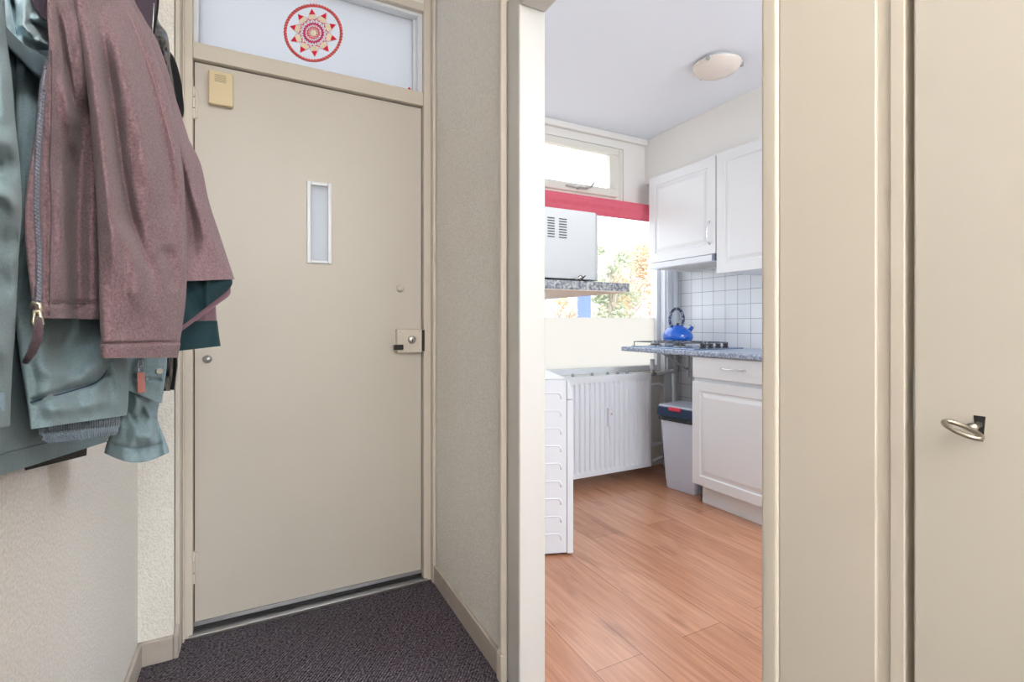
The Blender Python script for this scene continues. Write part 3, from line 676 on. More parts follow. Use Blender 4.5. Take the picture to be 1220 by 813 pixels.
# ---------------------------------------------------------------- garments on the left wall
F_, CX, CY, HC, YAW = 590., 610., 387., 1.11, math.radians(27.35)
sn, cs = math.sin(YAW), math.cos(YAW)
def ray(u, v, d):
    a = (u - CX) / F_
    return Vector(((sn + cs * a) * d, (cs - sn * a) * d, HC - (v - CY) / F_ * d))
def seglen(px, py, ax, ay, bx, by):
    vx, vy = bx - ax, by - ay; t = ((px - ax) * vx + (py - ay) * vy) / (vx * vx + vy * vy + 1e-9); t = max(0, min(1, t))
    return math.hypot(px - ax - vx * t, py - ay - vy * t)
def segd(px, py, ax, ay, bx, by):
    vx, vy = bx - ax, by - ay; t = ((px - ax) * vx + (py - ay) * vy) / (vx * vx + vy * vy + 1e-9); t = max(0, min(1, t))
    return math.hypot(px - ax - vx * t, py - ay - vy * t), t
class Cloth:
    """rows: (uL,vL,dL,uR,vR,dR[,sag]) from top to bottom; closed padded surface"""
    def __init__(s, rows, thick=.06, folds=(), p=2.6, nz=.004, nsc=9, seed=0, rib=None):
        s.rows = [tuple(r) + ((0,) if len(r) == 6 else ()) for r in rows]; s.thick = thick; s.folds = folds; s.p = p; s.nz = nz; s.nsc = nsc; s.seed = seed; s.rib = rib
    def row(s, t):
        R = s.rows; n = len(R) - 1; x = t * n; i = min(int(x), n - 1); f = x - i
        P = [R[max(i - 1, 0)], R[i], R[i + 1], R[min(i + 2, n)]]
        out = []
        for k in range(7):
            a, b_, c, d = (q[k] for q in P)
            out.append(.5 * (2 * b_ + (c - a) * f + (2 * a - 5 * b_ + 4 * c - d) * f * f + (3 * b_ - a - 3 * c + d) * f ** 3))
        return out
    def uvd(s, t, q):
        r = s.row(t); u = r[0] + (r[3] - r[0]) * q; v = r[1] + (r[4] - r[1]) * q + r[6] * math.sin(PI * q); d = r[2] + (r[5] - r[2]) * q
        return u, v, d
    def w(s, q): return max(0, 1 - abs(2 * q - 1) ** s.p) ** (1 / s.p)
    def disp(s, u, v, d):
        o = 0
        for pts, wd, amp in s.folds:
            L = [0]
            for i in range(len(pts) - 1): L.append(L[-1] + math.hypot(pts[i + 1][0] - pts[i][0], pts[i + 1][1] - pts[i][1]))
            best = (1e9, 0)
            for i in range(len(pts) - 1):
                m, f = segd(u, v, *pts[i], *pts[i + 1])
                if m < best[0]: best = (m, L[i] + f * (L[i + 1] - L[i]))
            m, al = best
            if m > 3 * wd: continue
            tp = min(1, (al + 2) / (.3 * L[-1]), (L[-1] - al + 2) / (.3 * L[-1])) if wd > 3.9 else 1
            tp = tp * tp * (3 - 2 * tp)
            o += 1.9 * amp * tp * math.exp(-(m / wd) ** 2)
        o += s.nz * noise.noise(Vector((u / 100 * s.nsc * .4, v / 100 * s.nsc * .18, s.seed)))
        o += s.nz * .5 * noise.noise(Vector((u / 100 * s.nsc, v / 100 * s.nsc * .6, s.seed + 9)))
        return o
    def front(s, t, q, extra=0):
        u, v, d = s.uvd(t, q); w = s.w(q)
        dd = d - s.thick / 2 * w - s.disp(u, v, d) * w - extra
        if s.rib: dd -= s.rib[1] * math.sin(q * 2 * PI * s.rib[0]) * w
        return ray(u, v, dd)
    def at(s, u, v, extra=.001):
        best = None
        for i in range(0, 241):
            t = i / 240; r = s.row(t); den = (r[3] - r[0]) or 1e-6; q = (u - r[0]) / den; qq = max(0, min(1, q))
            vv = r[1] + (r[4] - r[1]) * qq + r[6] * math.sin(PI * qq); e = abs(vv - v) + (abs(q - qq) * abs(den)) * .5
            if best is None or e < best[0]: best = (e, t, qq, vv)
        _, t, q, vv = best
        # keep exact u,v but use surface depth
        uu, v2, d = s.uvd(t, q); w = s.w(q); dd = d - s.thick / 2 * w - s.disp(uu, v2, d) * w - extra
        return ray(u, v, dd)
    def build(s, name, m, parent, ns=56, nt=110):
        mb = MB(); vs = []; ring = 2 * ns
        for i in range(nt + 1):
            t = i / nt
            for j in range(ns + 1):
                q = .5 - .5 * math.cos(PI * j / ns); vs.append(s.front(t, q))
            for j in range(ns - 1, 0, -1):
                q = .5 - .5 * math.cos(PI * j / ns); u, v, d = s.uvd(t, q); vs.append(ray(u, v, d + s.thick / 2 * s.w(q)))
        fs = []
        for i in range(nt):
            for k in range(ring): fs.append((i * ring + k, i * ring + (k + 1) % ring, (i + 1) * ring + (k + 1) % ring, (i + 1) * ring + k))
        fs.append(tuple(range(ring))[::-1]); fs.append(tuple(range(nt * ring, (nt + 1) * ring)))
        mb.add(vs, fs)
        return mb.build(name, m, parent, smooth=True)
    def line(s, pts, r, n=8, extra=.0005, dens=8, flat=1):
        P = []
        for i in range(len(pts) - 1):
            L_ = max(2, int(math.hypot(pts[i + 1][0] - pts[i][0], pts[i + 1][1] - pts[i][1]) / dens))
            for k in range(L_): f = k / L_; P.append(s.at(pts[i][0] * (1 - f) + pts[i + 1][0] * f, pts[i][1] * (1 - f) + pts[i + 1][1] * f, extra))
        P.append(s.at(*pts[-1], extra))
        # light smoothing
        for _ in range(2): P = [P[0]] + [(P[i - 1] + P[i] * 2 + P[i + 1]) / 4 for i in range(1, len(P) - 1)] + [P[-1]]
        return MB().tube(P, r, n, flat=flat)

# coat rail above the frame
rk = thing('coat_rack', 'wooden coat rack board with metal hooks high on the left wall', 'coat rack', (XL, .95, 1.9))
MB().box(XL, XL + .02, .40, 1.62, 1.90, 1.98).build('board', M_frame, rk, bevel=.003)
for yk in (.55, .78, 1.0, 1.22, 1.45):
    MB().tube([(XL + .02, yk, 1.95), (XL + .06, yk, 1.945), (XL + .085, yk, 1.955), (XL + .09, yk, 1.975)], .005, 8).build('hook', M_steel, rk, smooth=True)

# --- parka
pk = thing('parka', 'grey-teal padded parka with pale blue hood lining hanging at the far left', 'coat', (-.28, .8, .88))
body = Cloth([(-70, -70, .60, 40, -70, .82), (-90, 60, .50, 90, 60, .86), (-100, 200, .47, 110, 200, .90), (-105, 350, .46, 125, 350, .92), (-108, 460, .455, 142, 450, .93), (-110, 560, .45, 144, 495, .93), (-110, 602, .45, 126, 527, .92)],
             .07, [([(-20, 100), (0, 300), (20, 480)], 14, .01), ([(25, 480), (70, 520), (110, 500)], 12, -.008), ([(60, 0), (75, 540)], 16, .008), ([(0, 480), (10, 550)], 10, .006)], nz=.010, nsc=6, seed=2)
bo = body.build('body', M_teal, pk)
body.line([(-60, 582), (0, 541), (40, 532), (85, 521), (124, 508)], .0011).build('hem_seam', M_teal2, bo)
ls = Cloth([(-70, -20, .50, 4, -20, .62), (-70, 50, .48, 9, 50, .60), (-68, 100, .46, 15, 100, .58), (-66, 150, .45, 19, 150, .57), (-64, 200, .45, 24, 200, .565), (-62, 250, .45, 26, 250, .56), (-62, 310, .45, 22, 310, .56), (-60, 380, .45, 19, 380, .56), (-60, 450, .45, 14, 450, .555), (-58, 520, .45, 12, 508, .555)],
           .085, [([(-10, 195), (8, 190), (26, 205)], 9, -.018), ([(-20, 165), (22, 172)], 12, .012), ([(-10, 225), (10, 236), (24, 252)], 8, .014), ([(0, 290), (25, 285)], 14, -.016), ([(-10, 330), (20, 345)], 12, -.01), ([(0, 60), (8, 160)], 7, .008), ([(-5, 400), (8, 430)], 10, .01)], nz=.012, nsc=8, seed=5)
lso = ls.build('sleeve', M_teal, pk)
lb = MB(); q = [ls.at(-8, 468, .002), ls.at(5, 468, .002), ls.at(5, 490, .002), ls.at(-8, 490, .002)]
lb.add(q + [p + Vector((-.0, .0015, 0)) for p in q], [(0, 1, 2, 3), (7, 6, 5, 4), (0, 4, 5, 1), (1, 5, 6, 2), (2, 6, 7, 3), (3, 7, 4, 0)])
lb.build('cuff_label', mat('pale_label', srgb(150, 178, 198), .6, bump=(600, .8, .002)), lso)
# front sleeve with knitted cuff
fs_ = Cloth([(20, 60, .68, 90, 60, .80), (17, 200, .66, 110, 200, .80), (15, 300, .65, 122, 300, .80), (17, 370, .64, 142, 370, .81), (21, 410, .635, 151, 415, .82), (28, 455, .63, 153, 450, .82), (33, 485, .63, 153, 478, .82), (36, 512, .63, 151, 495, .82)],
            .055, [([(40, 478), (75, 466), (112, 456), (127, 444), (129, 425)], 3.5, -.008), ([(60, 400), (85, 420), (120, 405)], 16, -.010), ([(45, 390), (50, 440), (60, 500)], 12, .008), ([(95, 440), (135, 430)], 10, .007), ([(40, 440), (90, 452), (120, 438)], 8, .006), ([(42, 491), (100, 484), (150, 472)], 9, .006), ([(135, 425), (148, 490)], 7, .006)], nz=.009, nsc=9, seed=11)
fo = fs_.build('sleeve', M_teal, pk, ns=70, nt=150)
fs_.line([(36, 480), (75, 469), (112, 458), (121, 452), (127, 444), (129, 430)], .0010, extra=.0004).build('pocket_seam', M_darkblue, fo)
kc = Cloth([(46, 495, .655, 140, 480, .815), (46, 508, .65, 143, 495, .81), (47, 517, .65, 143, 506, .81), (52, 521, .65, 141, 511, .81), (50, 524, .648, 141, 514, .808), (58, 529, .65, 138, 519, .81)], .038, [([(50, 515), (140, 507)], 2.5, -.006)], nz=.002, rib=(34, .0018), p=3)
kc.build('knit_cuff', M_knit, pk, ns=240, nt=24)
# hood
hl_ = Cloth([(-30, -60, .68, 55, -60, .80), (-20, 0, .655, 60, 0, .775), (-5, 30, .65, 61, 30, .765), (10, 55, .66, 61, 60, .76), (30, 75, .67, 61, 85, .755)], .06,
            [([(30, -10), (28, 30), (45, 52)], 4, .018), ([(14, 0), (20, 40)], 3, -.02), ([(40, 28), (58, 38)], 3, -.012), ([(42, 20), (60, 28)], 4, .014), ([(45, 48), (60, 55)], 3, .012)], nz=.014, nsc=13, seed=3)
hl_.build('hood_lining', M_ltblue, pk)
hbnd = Cloth([(-40, -30, .50, -48, -10, .49), (-12, 2, .565, -14, 22, .56), (2, 24, .59, 1, 46, .585), (15, 40, .615, 14, 62, .61), (32, 55, .64, 30, 78, .635), (48, 64, .66, 42, 90, .65), (64, 72, .68, 56, 100, .67)], .022, nz=.003)
hbo = hbnd.build('hood_band', M_teal2, pk, ns=24, nt=60)
# far sleeve (right), with flap pocket
rs_ = Cloth([(148, 300, .93, 200, 300, .98), (150, 400, .93, 200, 400, .98), (151, 450, .93, 197, 450, .98), (150, 480, .93, 190, 480, .98), (139, 502, .93, 188, 500, .98), (128, 526, .93, 197, 524, .985), (124, 540, .93, 202, 539, .985, 12)], .06,
            [([(155, 500), (175, 490)], 8, -.012), ([(150, 520), (190, 520)], 10, .008), ([(165, 470), (160, 500)], 7, .008), ([(186, 500), (192, 545)], 3, -.008), ([(135, 530), (162, 536), (186, 531), (200, 526)], 1.8, -.004)], nz=.008, nsc=12, seed=21)
rso = rs_.build('sleeve', M_teal, pk, ns=50, nt=110)
rs_.line([(127, 526), (160, 533), (185, 531), (188, 529)], .0009).build('cuff_seam', M_teal2, rso)
fl = Cloth([(150, 380, .89, 199, 380, .945), (150, 430, .885, 199, 430, .94), (151, 452, .885, 196, 458, .94), (152, 465, .885, 192.5, 481, .94)], .010, [([(156, 450), (172, 455)], 5, -.004), ([(178, 452), (190, 453)], 2.5, -.003)], nz=.006, seed=8)
flo = fl.build('pocket_flap', M_teal, pk)
bt = fl.at(190, 442.5, .003); dirb = (Vector((0, 0, HC)) - bt).normalized()
MB().cyl(bt, bt + dirb * .003, .0062, .0055, 20).build('snap_button', mat('pewter', srgb(176, 174, 168), .4, .6), flo, bevel=.0008)
zc0 = fl.at(167, 425, .004); zc1 = fl.at(167.5, 446, .005)
zp = MB().tube([fl.at(165.5, 428, .005), fl.at(164, 434, .005), fl.at(165, 443, .005), fl.at(169.5, 443, .005), fl.at(170, 434, .005), fl.at(168.5, 428, .005)], .0011, 8, closed=True)
zp.tube([fl.at(165, 438, .006), fl.at(169.5, 436, .006)], .001, 6).build('zipper_pull', M_steel, flo, smooth=True)
pp = MB(); q = [fl.at(163.3, 444.5, .004), fl.at(172.2, 443.5, .004), fl.at(173.2, 467.5, .004), fl.at(164, 468.3, .004)]
pp.add(q + [p + (Vector((0, 0, HC)) - p).normalized() * .0022 for p in q], [(3, 2, 1, 0), (4, 5, 6, 7), (0, 1, 5, 4), (1, 2, 6, 5), (2, 3, 7, 6), (3, 0, 4, 7)])
pp.build('leather_pull_tab', M_pink, flo, bevel=.0006)

# --- black coat hem behind the parka
bcoat = thing('black_coat', 'black coat showing only a strip of hem below the parka', 'coat', (-.3, .95, .83))
Cloth([(10, 300, .72, 112, 300, 1.02), (20, 440, .745, 108, 440, 1.02), (26, 540, .755, 104, 528, 1.02), (30, 561, .76, 103, 543, 1.02)], .012, nz=.003).build('body', M_blackcloth, bcoat, nt=60)

# --- fleece jacket
fj = thing('fleece_jacket', 'mauve fleece jacket with zip front hanging over the parka', 'jacket', (-.2, .85, 1.05))
fr_ = Cloth([(62, -70, .70, 112, -70, .80), (57, -20, .635, 112, -20, .775), (56, 20, .615, 114, 20, .765), (58, 60, .605, 117, 60, .76), (52, 100, .60, 120, 100, .755), (43, 150, .59, 124, 150, .75), (34, 205, .58, 128, 205, .745), (28, 255, .575, 130, 255, .745), (31, 305, .575, 130, 305, .745), (36, 345, .575, 130, 350, .745), (40, 379, .575, 130, 381, .745)],
            .050, [([(66, 0), (76, 60), (86, 120), (92, 150)], 4, -.014), ([(60, 60), (60, 200), (58, 370)], 3.5, .005), ([(74, 80), (86, 160), (94, 200)], 7, .010), ([(72, 200), (74, 300), (70, 370)], 9, .008), ([(98, 90), (93, 190), (92, 280), (92, 360), (92, 460)], 13, -.022), ([(85, 0), (98, 60), (106, 140)], 8, .008), ([(60, 362), (118, 362)], 3, -.003)], nz=.006, nsc=8, seed=31)
fro = fr_.build('front_panel', M_fleece, fj, ns=70, nt=160)
zl = [(57, 72), (52, 100), (47, 150), (44, 200), (43, 250), (46, 300), (46.5, 330), (45, 362)]
zt = fr_.line(zl, .0036, extra=.0008, dens=4); zpo = zt.build('zipper', M_zip, fro, smooth=True)
zt_ = MB(); pts = fr_.line(zl, .001, extra=.004, dens=2.2, n=4)
cen = [sum((Vector(pts.v[i * 4 + k]) for k in range(4)), Vector()) / 4 for i in range(len(pts.v) // 4)]
for i in range(0, len(cen) - 1):
    p = cen[i]; side = Vector((cs, -sn, 0)) * .0022 * (1 if i % 2 else -1)
    zt_.cyl(p + side * .2, p + side, .0009, n=6)
zt_.build('zipper_teeth', mat('zip_tooth_light', srgb(140, 142, 156), .35, .4), zpo)
fr_.line([(61, 60), (61, 130), (59, 200), (61, 250), (59, 320), (58, 376)], .0009).build('placket_seam', M_fleece_dark, fro)
fr_.line([(46, 361), (85, 362), (118, 362)], .0009).build('hem_seam', M_fleece_dark, fro)
M_brass = mat('pale_brass', srgb(205, 196, 170), .3, .85)
zz = MB().tube([fr_.at(36, 366, .006), fr_.at(40, 361, .008), fr_.at(47, 362, .008), fr_.at(48, 370, .008), fr_.at(42, 372, .008)], .0022, 8)
zz.tube([fr_.at(41, 370, .010), fr_.at(39, 384, .010), fr_.at(44, 389, .010), fr_.at(51, 386, .010), fr_.at(47, 370, .010)], .0017, 8, closed=True)
zz.build('zipper_pull', M_brass, fro, smooth=True)
cd = MB().tube([fr_.at(46, 378, .004), ray(46, 392, .545), ray(44, 405, .55), ray(38, 420, .552), ray(30, 432, .555)], [.003, .0042, .0046, .0042, .003], 10)
cd.build('pull_cord', M_fleece_dark, fro, smooth=True)
Cloth([(20, -70, .74, 66, -70, .80), (34, -10, .70, 66, -10, .74), (42, 10, .69, 66, 12, .73), (54, 24, .69, 66, 30, .72)], .03, nz=.006).build('collar', M_softshell, fj, nt=40)
# sleeve
sl = Cloth([(92, -70, .82, 148, -70, .92), (88, -10, .70, 152, -10, .88), (90, 20, .69, 165, 20, .87), (96, 50, .685, 180, 50, .865), (103, 100, .68, 197, 100, .86), (108, 150, .675, 209, 150, .86), (112, 200, .675, 218, 200, .86), (115, 250, .67, 221, 250, .86), (117, 300, .67, 222.5, 300, .855), (118, 350, .67, 222, 350, .85), (119, 385, .67, 218, 385, .845), (120, 408, .67, 214.5, 407, .84), (118.5, 412, .67, 215, 410, .84), (119, 427, .67, 212, 426.5, .84)],
           .085, [([(98, -20), (106, 60), (115, 130), (124, 200), (134, 280), (140, 380)], 10, .014),
                  ([(112, 0), (124, 60), (134, 120), (143, 190), (155, 260), (172, 310), (196, 352)], 8, -.020),
                  ([(128, 0), (150, 90), (168, 160), (178, 220), (186, 280)], 13, .012),
                  ([(146, 10), (172, 70), (190, 140), (203, 210), (210, 300)], 7, -.013),
                  ([(150, 260), (160, 320), (165, 380)], 12, .010), ([(118, 410), (214, 408)], 2, -.004), ([(196, 290), (212, 350)], 9, -.012)],
           nz=.006, nsc=7, seed=41)
slo = sl.build('sleeve', M_fleece, fj, ns=90, nt=200)
sl.line([(119, 408), (165, 410), (214, 407)], .0008).build('cuff_seam', M_stitch, slo)
sl.line([(108, 135), (118, 132), (131, 133)], .0007).build('elbow_seam', M_stitch, slo)
sl.line([(149, 4), (160, 30), (172, 62), (184, 98), (196, 140), (208, 185)], .0008).build('shoulder_seam', M_stitch, slo)
bpn = Cloth([(130, -70, .88, 160, -70, .96), (128, -10, .82, 158, -10, .93), (130, 20, .82, 172, 22, .93), (140, 50, .83, 188, 50, .94), (150, 100, .84, 205, 100, .95), (160, 130, .84, 211, 130, .96), (170, 160, .84, 222, 160, .965), (180, 195, .85, 239, 195, .975), (190, 240, .85, 249, 240, .985), (195, 280, .86, 262, 280, .99), (198, 315, .86, 273.5, 315, .995), (200, 336, .86, 279.5, 333, .995)],
            .05, [([(196, 100), (222, 200), (245, 300)], 7, .008), ([(205, 170), (226, 260), (232, 330)], 9, -.016), ([(236, 230), (262, 320)], 8, .008)], nz=.006, seed=51)
bpo = bpn.build('back_panel', M_fleece, fj)
Cloth([(198, 325, .88, 274, 325, .985), (200, 340, .88, 277, 337, .985), (202, 400, .88, 272, 346, .985)], .02, [([(246, 330), (246, 375)], 2, .004), ([(222, 340), (240, 380)], 8, -.005)], nz=.004).build('lining', M_deepteal, fj)
Cloth([(200, 340, .90, 274, 338, 1.0), (202, 376, .90, 274, 351, 1.0), (204, 404, .90, 262, 361, .99)], .012, nz=.003).build('hem_facing', M_mauveband, fj)

# --- dark teal softshell with mauve band
dj = thing('softshell_jacket', 'dark teal jacket hem with a dusty mauve band showing right of the fleece sleeve', 'jacket', (-.13, 1.1, 1.0))
Cloth([(170, 60, .97, 190, 60, 1.0), (180, 200, .97, 235, 200, 1.04), (190, 300, .97, 252, 300, 1.04), (198, 350, .97, 256, 350, 1.04), (200, 389, .97, 258.5, 386, 1.04)], .035, nz=.006, seed=61).build('body', M_mauveband, dj)
Cloth([(199, 384, .96, 259, 382, 1.038), (199, 402, .96, 261, 399, 1.04), (199, 420, .96, 263, 412.5, 1.042)], .04, nz=.005, seed=62, p=4).build('hem_band', M_deepteal, dj, nt=40)

# --- plum softshell and black puffer behind
pj = thing('plum_jacket', 'dark plum jacket with a black zip behind the fleece shoulder', 'jacket', (-.2, 1.2, 1.3))
psc = Cloth([(145, -80, 1.0, 180, -80, 1.08), (150, -30, .98, 189, -30, 1.06), (155, 0, .98, 189.5, 0, 1.06), (158, 20, .98, 187, 20, 1.06), (160, 42, .98, 182.5, 42, 1.05), (150, 120, .98, 176, 120, 1.04), (150, 260, .98, 176, 260, 1.04)], .05, nz=.006, seed=71)
pso = psc.build('body', M_softshell, pj)
psc.line([(187.5, -30), (187, 0), (185, 20), (181, 40)], .0045, extra=-.004).build('zipper', M_blackcloth, pso, smooth=True)
psc.line([(183.5, 4), (182.5, 20), (181.5, 40)], .001, extra=.002).build('zipper_teeth', M_steel, pso, smooth=True)
bj = thing('puffer_jacket', 'glossy black puffer jacket hanging behind the fleece, nearest the front door', 'jacket', (-.2, 1.3, 1.05))
pf = Cloth([(150, -70, 1.12, 178, -70, 1.2), (160, -20, 1.1, 184, -20, 1.2), (165, 20, 1.1, 188, 22, 1.2), (168, 40, 1.1, 199, 40, 1.2), (170, 62, 1.1, 202.5, 62, 1.2), (170, 75, 1.1, 203, 75, 1.2), (172, 100, 1.1, 207, 100, 1.2), (175, 150, 1.1, 212, 150, 1.2), (178, 300, 1.09, 212, 300, 1.17), (180, 428, 1.08, 207.5, 428, 1.13), (180, 466, 1.08, 203.5, 466, 1.13)], .07, [([(175, 62), (205, 58)], 4, -.012), ([(178, 42), (202, 46)], 4, .01), ([(180, 30), (195, 34)], 3, -.01)], nz=.016, nsc=30, seed=81)
pfo = pf.build('body', M_puffer, bj)
zb = []
for i in range(40):
    v = 400 + i * 1.65; t = (v - 400) / 66; u = 208.5 - 4.5 * max(0, t - .55) * 2
    zb.append(ray(u, v, 1.125))
MB().tube(zb, .004, 8).build('zipper', M_blackcloth, pfo, smooth=True)
tb = MB()
for p in zb[::1]:
    tb.cyl(p, p + Vector((cs, -sn, 0)) * .006, .0011, n=6)
tb.build('zipper_teeth', M_blackplastic, pfo)
Cloth([(165, -40, 1.2, 180, -40, 1.25), (170, 20, 1.2, 184, 20, 1.25), (176, 46, 1.2, 195, 50, 1.25), (186, 66, 1.2, 208, 70, 1.25), (190, 95, 1.2, 215.5, 95, 1.25), (192, 115, 1.2, 218, 115, 1.25), (194, 135, 1.2, 219, 135, 1.25), (198, 160, 1.2, 214, 160, 1.24), (196, 260, 1.2, 206, 260, 1.23)], .02, nz=.003).build('sleeve', M_blackcloth, bj)  # separate black cloth, modelled as a scarf, grouped with the puffer

# ---------------------------------------------------------------- outdoors
M_ground = mat('pale_paving', srgb(206, 200, 190), .9, var=(2, srgb(190, 180, 165), .3))
st('ground', B(-25, 40, 3.1, 60, -.5, -.15), M_ground)
st('gallery_floor', B(-2, .9, 2.2, 4.0, -.12, -.02), M_ground)
def leafmat(n, c1, c2):
    return mat(n, c1, .8, var=(6, c2, .15), spec=.2)
M_lf = [leafmat('autumn_leaves_gold', srgb(246, 224, 192), srgb(240, 206, 166)), leafmat('pale_green_leaves', srgb(200, 210, 180), srgb(220, 222, 196)), leafmat('beige_leaves', srgb(246, 236, 224), srgb(236, 220, 206)), leafmat('rust_leaves', srgb(240, 200, 168), srgb(244, 216, 190))]
M_bark = mat('pale_bark', srgb(205, 190, 178), .9)
def at_(u, v, Yd):
    a = (u - CX) / F_; d = Yd / (cs - sn * a); return ray(u, v, d)
def tree(label, u, Yd, ztop, rad, zc, m, nl=1500, ls_=.10, seed=0, group=None):
    rnd = random.Random(seed); p = at_(u, 387, Yd); bx, by = p.x, p.y
    t = thing('tree', label, 'tree', (bx, by, -.15), group='autumn trees beyond the kitchen window')
    tk = MB(); br_ = []
    tk.tube([(bx, by, -.15), (bx + .05, by, zc * .5), (bx - .03, by, zc), (bx, by, ztop * .8)], [.09, .075, .05, .02], 8)
    for i in range(16):
        a = rnd.uniform(0, 2 * PI); z0_ = rnd.uniform(.2, .8) * zc + .4; e = Vector((bx + math.cos(a) * rad * .8, by + math.sin(a) * rad * .8, z0_ + rnd.uniform(.3, 1.2)))
        tk.tube([(bx, by, z0_), Vector((bx, by, z0_)).lerp(e, .5) + Vector((0, 0, .12)), e], [.03, .02, .008], 6)
    tk.build('trunk', M_bark, t, smooth=True)
    lf_ = MB(); H_ = (ztop - zc)
    blobs = [(Vector((rnd.gauss(0, .45) * rad, rnd.gauss(0, .45) * rad, rnd.uniform(-.9, .9) * H_)), rnd.uniform(.25, .5) * rad) for _ in range(26)]
    for i in range(nl):
        c, r = rnd.choice(blobs)
        o = Vector((rnd.gauss(0, 1), rnd.gauss(0, 1), rnd.gauss(0, 1))).normalized() * r * rnd.uniform(.4, 1)
        q = Vector((bx, by, zc)) + c + o
        a = Vector((rnd.gauss(0, 1), rnd.gauss(0, 1), rnd.gauss(0, 1))).normalized(); b2 = a.orthogonal().normalized(); s_ = ls_ * rnd.uniform(.5, 1.2)
        lf_.add([q - a * s_, q + b2 * s_ * .45, q + a * s_, q - b2 * s_ * .45], [(0, 1, 2, 3)])
    lf_.build('foliage', m, t, fix=False)
tree('pale green bushy tree seen just right of the microwave', 727, 9, 3.1, .62, 1.75, M_lf[1], 2600, .07, 1)
tree('golden autumn tree in the middle of the kitchen window', 752, 12, 4.0, 1.15, 1.9, M_lf[0], 5200, .075, 2)
tree('beige autumn tree farther back in the kitchen window', 733, 20, 5.6, 1.9, 2.5, M_lf[2], 5200, .13, 3)
tree('rust-coloured tree at the right edge of the kitchen window', 784, 15, 4.4, 1.15, 2.0, M_lf[3], 3600, .10, 4)
tree('low golden shrub tree seen below the shelf', 668, 13, 2.0, 1.0, .8, M_lf[0], 3200, .09, 5)
bp_ = thing('blue_post', 'square blue post outside, seen below the shelf', 'post', tuple(at_(696, 387, 6.0) * 1))
p = at_(696, 387, 6.0); bp_.location = (p.x, p.y, -.15)
MB().box(p.x - .075, p.x + .075, 5.93, 6.07, -.15, 1.62).build('shaft', mat('blue_paint', srgb(118, 140, 224), .5), bp_, bevel=.008)
MB().box(p.x - .085, p.x + .085, 5.92, 6.08, 1.62, 1.65).build('cap', M_darkblue, bp_, bevel=.005)
# low white wall & parked van
p = at_(775, 387, 21)
vn = thing('parked_van', 'white parked van beyond the hedge, seen above the frosted film', 'van', (p.x, 21, -.15))
MB().prism([(p.x - 1.0, .15), (p.x + 3.2, .15), (p.x + 3.2, 1.75), (p.x + .1, 1.75), (p.x - .35, 1.25), (p.x - 1.0, 1.1)], 20.7, 22.4, 'y').build('body', mat('white_car_paint', srgb(245, 245, 245), .25), vn, bevel=.06)
MB().prism([(p.x - .25, 1.22), (p.x + .55, 1.22), (p.x + .55, 1.62), (p.x + .1, 1.62)], 20.68, 20.71, 'y').build('window', M_dark, vn)
for wx in (-.45, 2.4): MB().cyl((p.x + wx, 20.68, .17), (p.x + wx, 20.9, .17), .32, n=28).build('wheel', M_blackplastic, vn)
hg = thing('row_house', 'pale distant row house seen through the lower left of the kitchen window', 'house', (4.5, 26, -.15))
MB().box(2.0, 9.0, 24, 30, -.15, 1.9).build('wall', mat('pale_render', srgb(236, 234, 232), .9), hg)
MB().prism([(1.8, 1.9), (9.2, 1.9), (8.8, 2.2), (2.2, 2.2)], 23.8, 30.2, 'y').build('roof', mat('roof_grey', srgb(190, 182, 180), .8), hg)
for k in range(4): MB().box(2.5 + k * 1.7, 3.5 + k * 1.7, 23.95, 24.02, .6, 1.5).build('window', mat('far_glass', srgb(120, 140, 170), .2) if k == 0 else MATS['far_glass'], hg)

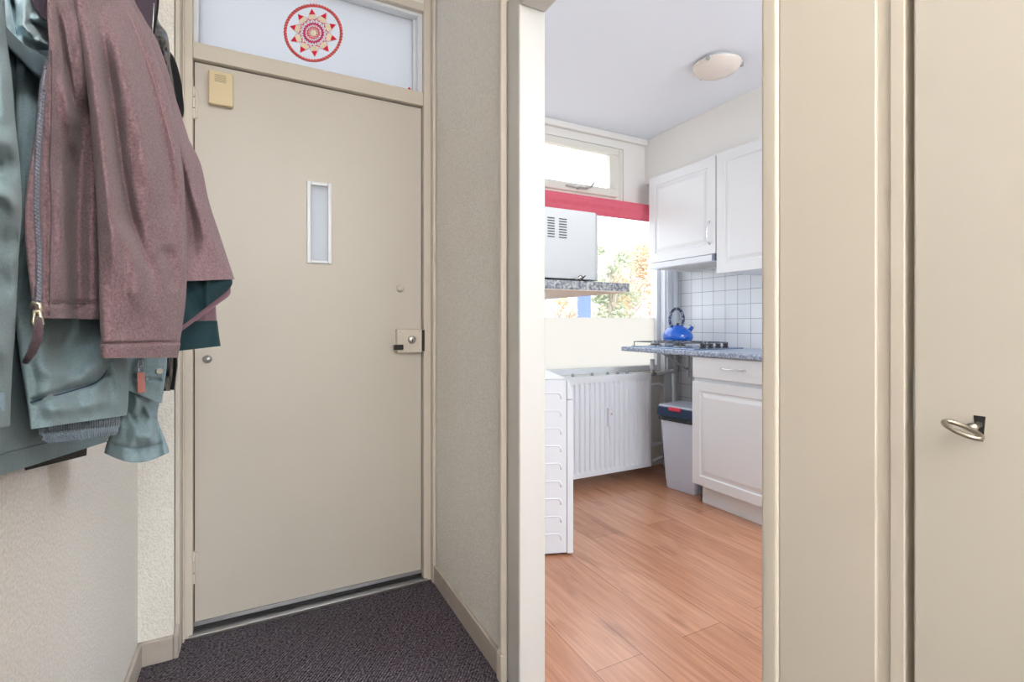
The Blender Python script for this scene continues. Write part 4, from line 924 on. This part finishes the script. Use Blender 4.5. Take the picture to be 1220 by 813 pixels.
# ---------------------------------------------------------------- light
w = bpy.data.worlds.new('World'); C.world = w; w.use_nodes = True
bg = w.node_tree.nodes['Background']; bg.inputs[0].default_value = (.86, .93, 1.0, 1); bg.inputs[1].default_value = 3.1
def area(name, loc, rot, sx, sy, power, col=(1, 1, 1)):
    l = bpy.data.lights.new(name, 'AREA'); l.shape = 'RECTANGLE'; l.size = sx; l.size_y = sy; l.energy = power; l.color = col
    o = bpy.data.objects.new(name, l); COL.objects.link(o); o.location = loc; o.rotation_euler = rot; return o
# added fill lights, each with its own unseen opal shade
def point(name, loc, power, r, col):
    l = bpy.data.lights.new(name, 'POINT'); l.energy = power; l.shadow_soft_size = r; l.color = col
    o = bpy.data.objects.new(name, l); COL.objects.link(o); o.location = loc; return o
point('added_hall_light', (.34, -1.2, 2.2), 79, .3, (1, .98, .955))
point('added_kitchen_light', (2.3, -.4, 2.15), 58, .25, (.84, .92, 1))
kl = thing('ceiling_lamp', 'added round opal fill lamp in the unseen near part of the kitchen', 'lamp', (2.3, -.4, H))  # added lamp, carries the kitchen fill light
MB().lathe([(.15, H), (.16, H - .03), (.13, H - .07), (.06, H - .09), (.0001, H - .093)], (2.3, -.4, 0), n=40).build('shade', m_em, kl, smooth=True)
# portals of sky light at the windows
for nm, loc, rot, sx, sy in (('kitchen_window_portal', (1.7, 3.06, 1.6), (PI / 2, 0, PI), 2.2, 1.7), ('transom_portal', (.21, 2.22, 2.29), (PI / 2, 0, PI), .84, .36)):
    o = area(nm, loc, (-PI / 2, 0, 0), sx, sy, 1); o.data.cycles.is_portal = True
o = area('added_window_portal', (1.9, -1.02, 1.21), (PI / 2, 0, 0), 1.8, 2.18, 1); o.data.cycles.is_portal = True  # sky portal of the added rear opening

# ---------------------------------------------------------------- camera
cd_ = bpy.data.cameras.new('Camera'); cam = bpy.data.objects.new('Camera', cd_); COL.objects.link(cam)
cam.location = (0, 0, HC); cam.rotation_euler = (PI / 2, 0, -YAW)
cd_.sensor_width = 36; cd_.lens = F_ / 1220 * 36; cd_.sensor_fit = 'HORIZONTAL'; cd_.shift_y = -(406.5 - 387) / 1220
cd_.clip_start = .02
C.camera = cam
C.view_settings.view_transform = 'Standard'; C.view_settings.look = 'None'; C.view_settings.gamma = 1; C.view_settings.use_curve_mapping = False
C.view_settings.exposure = 0.0
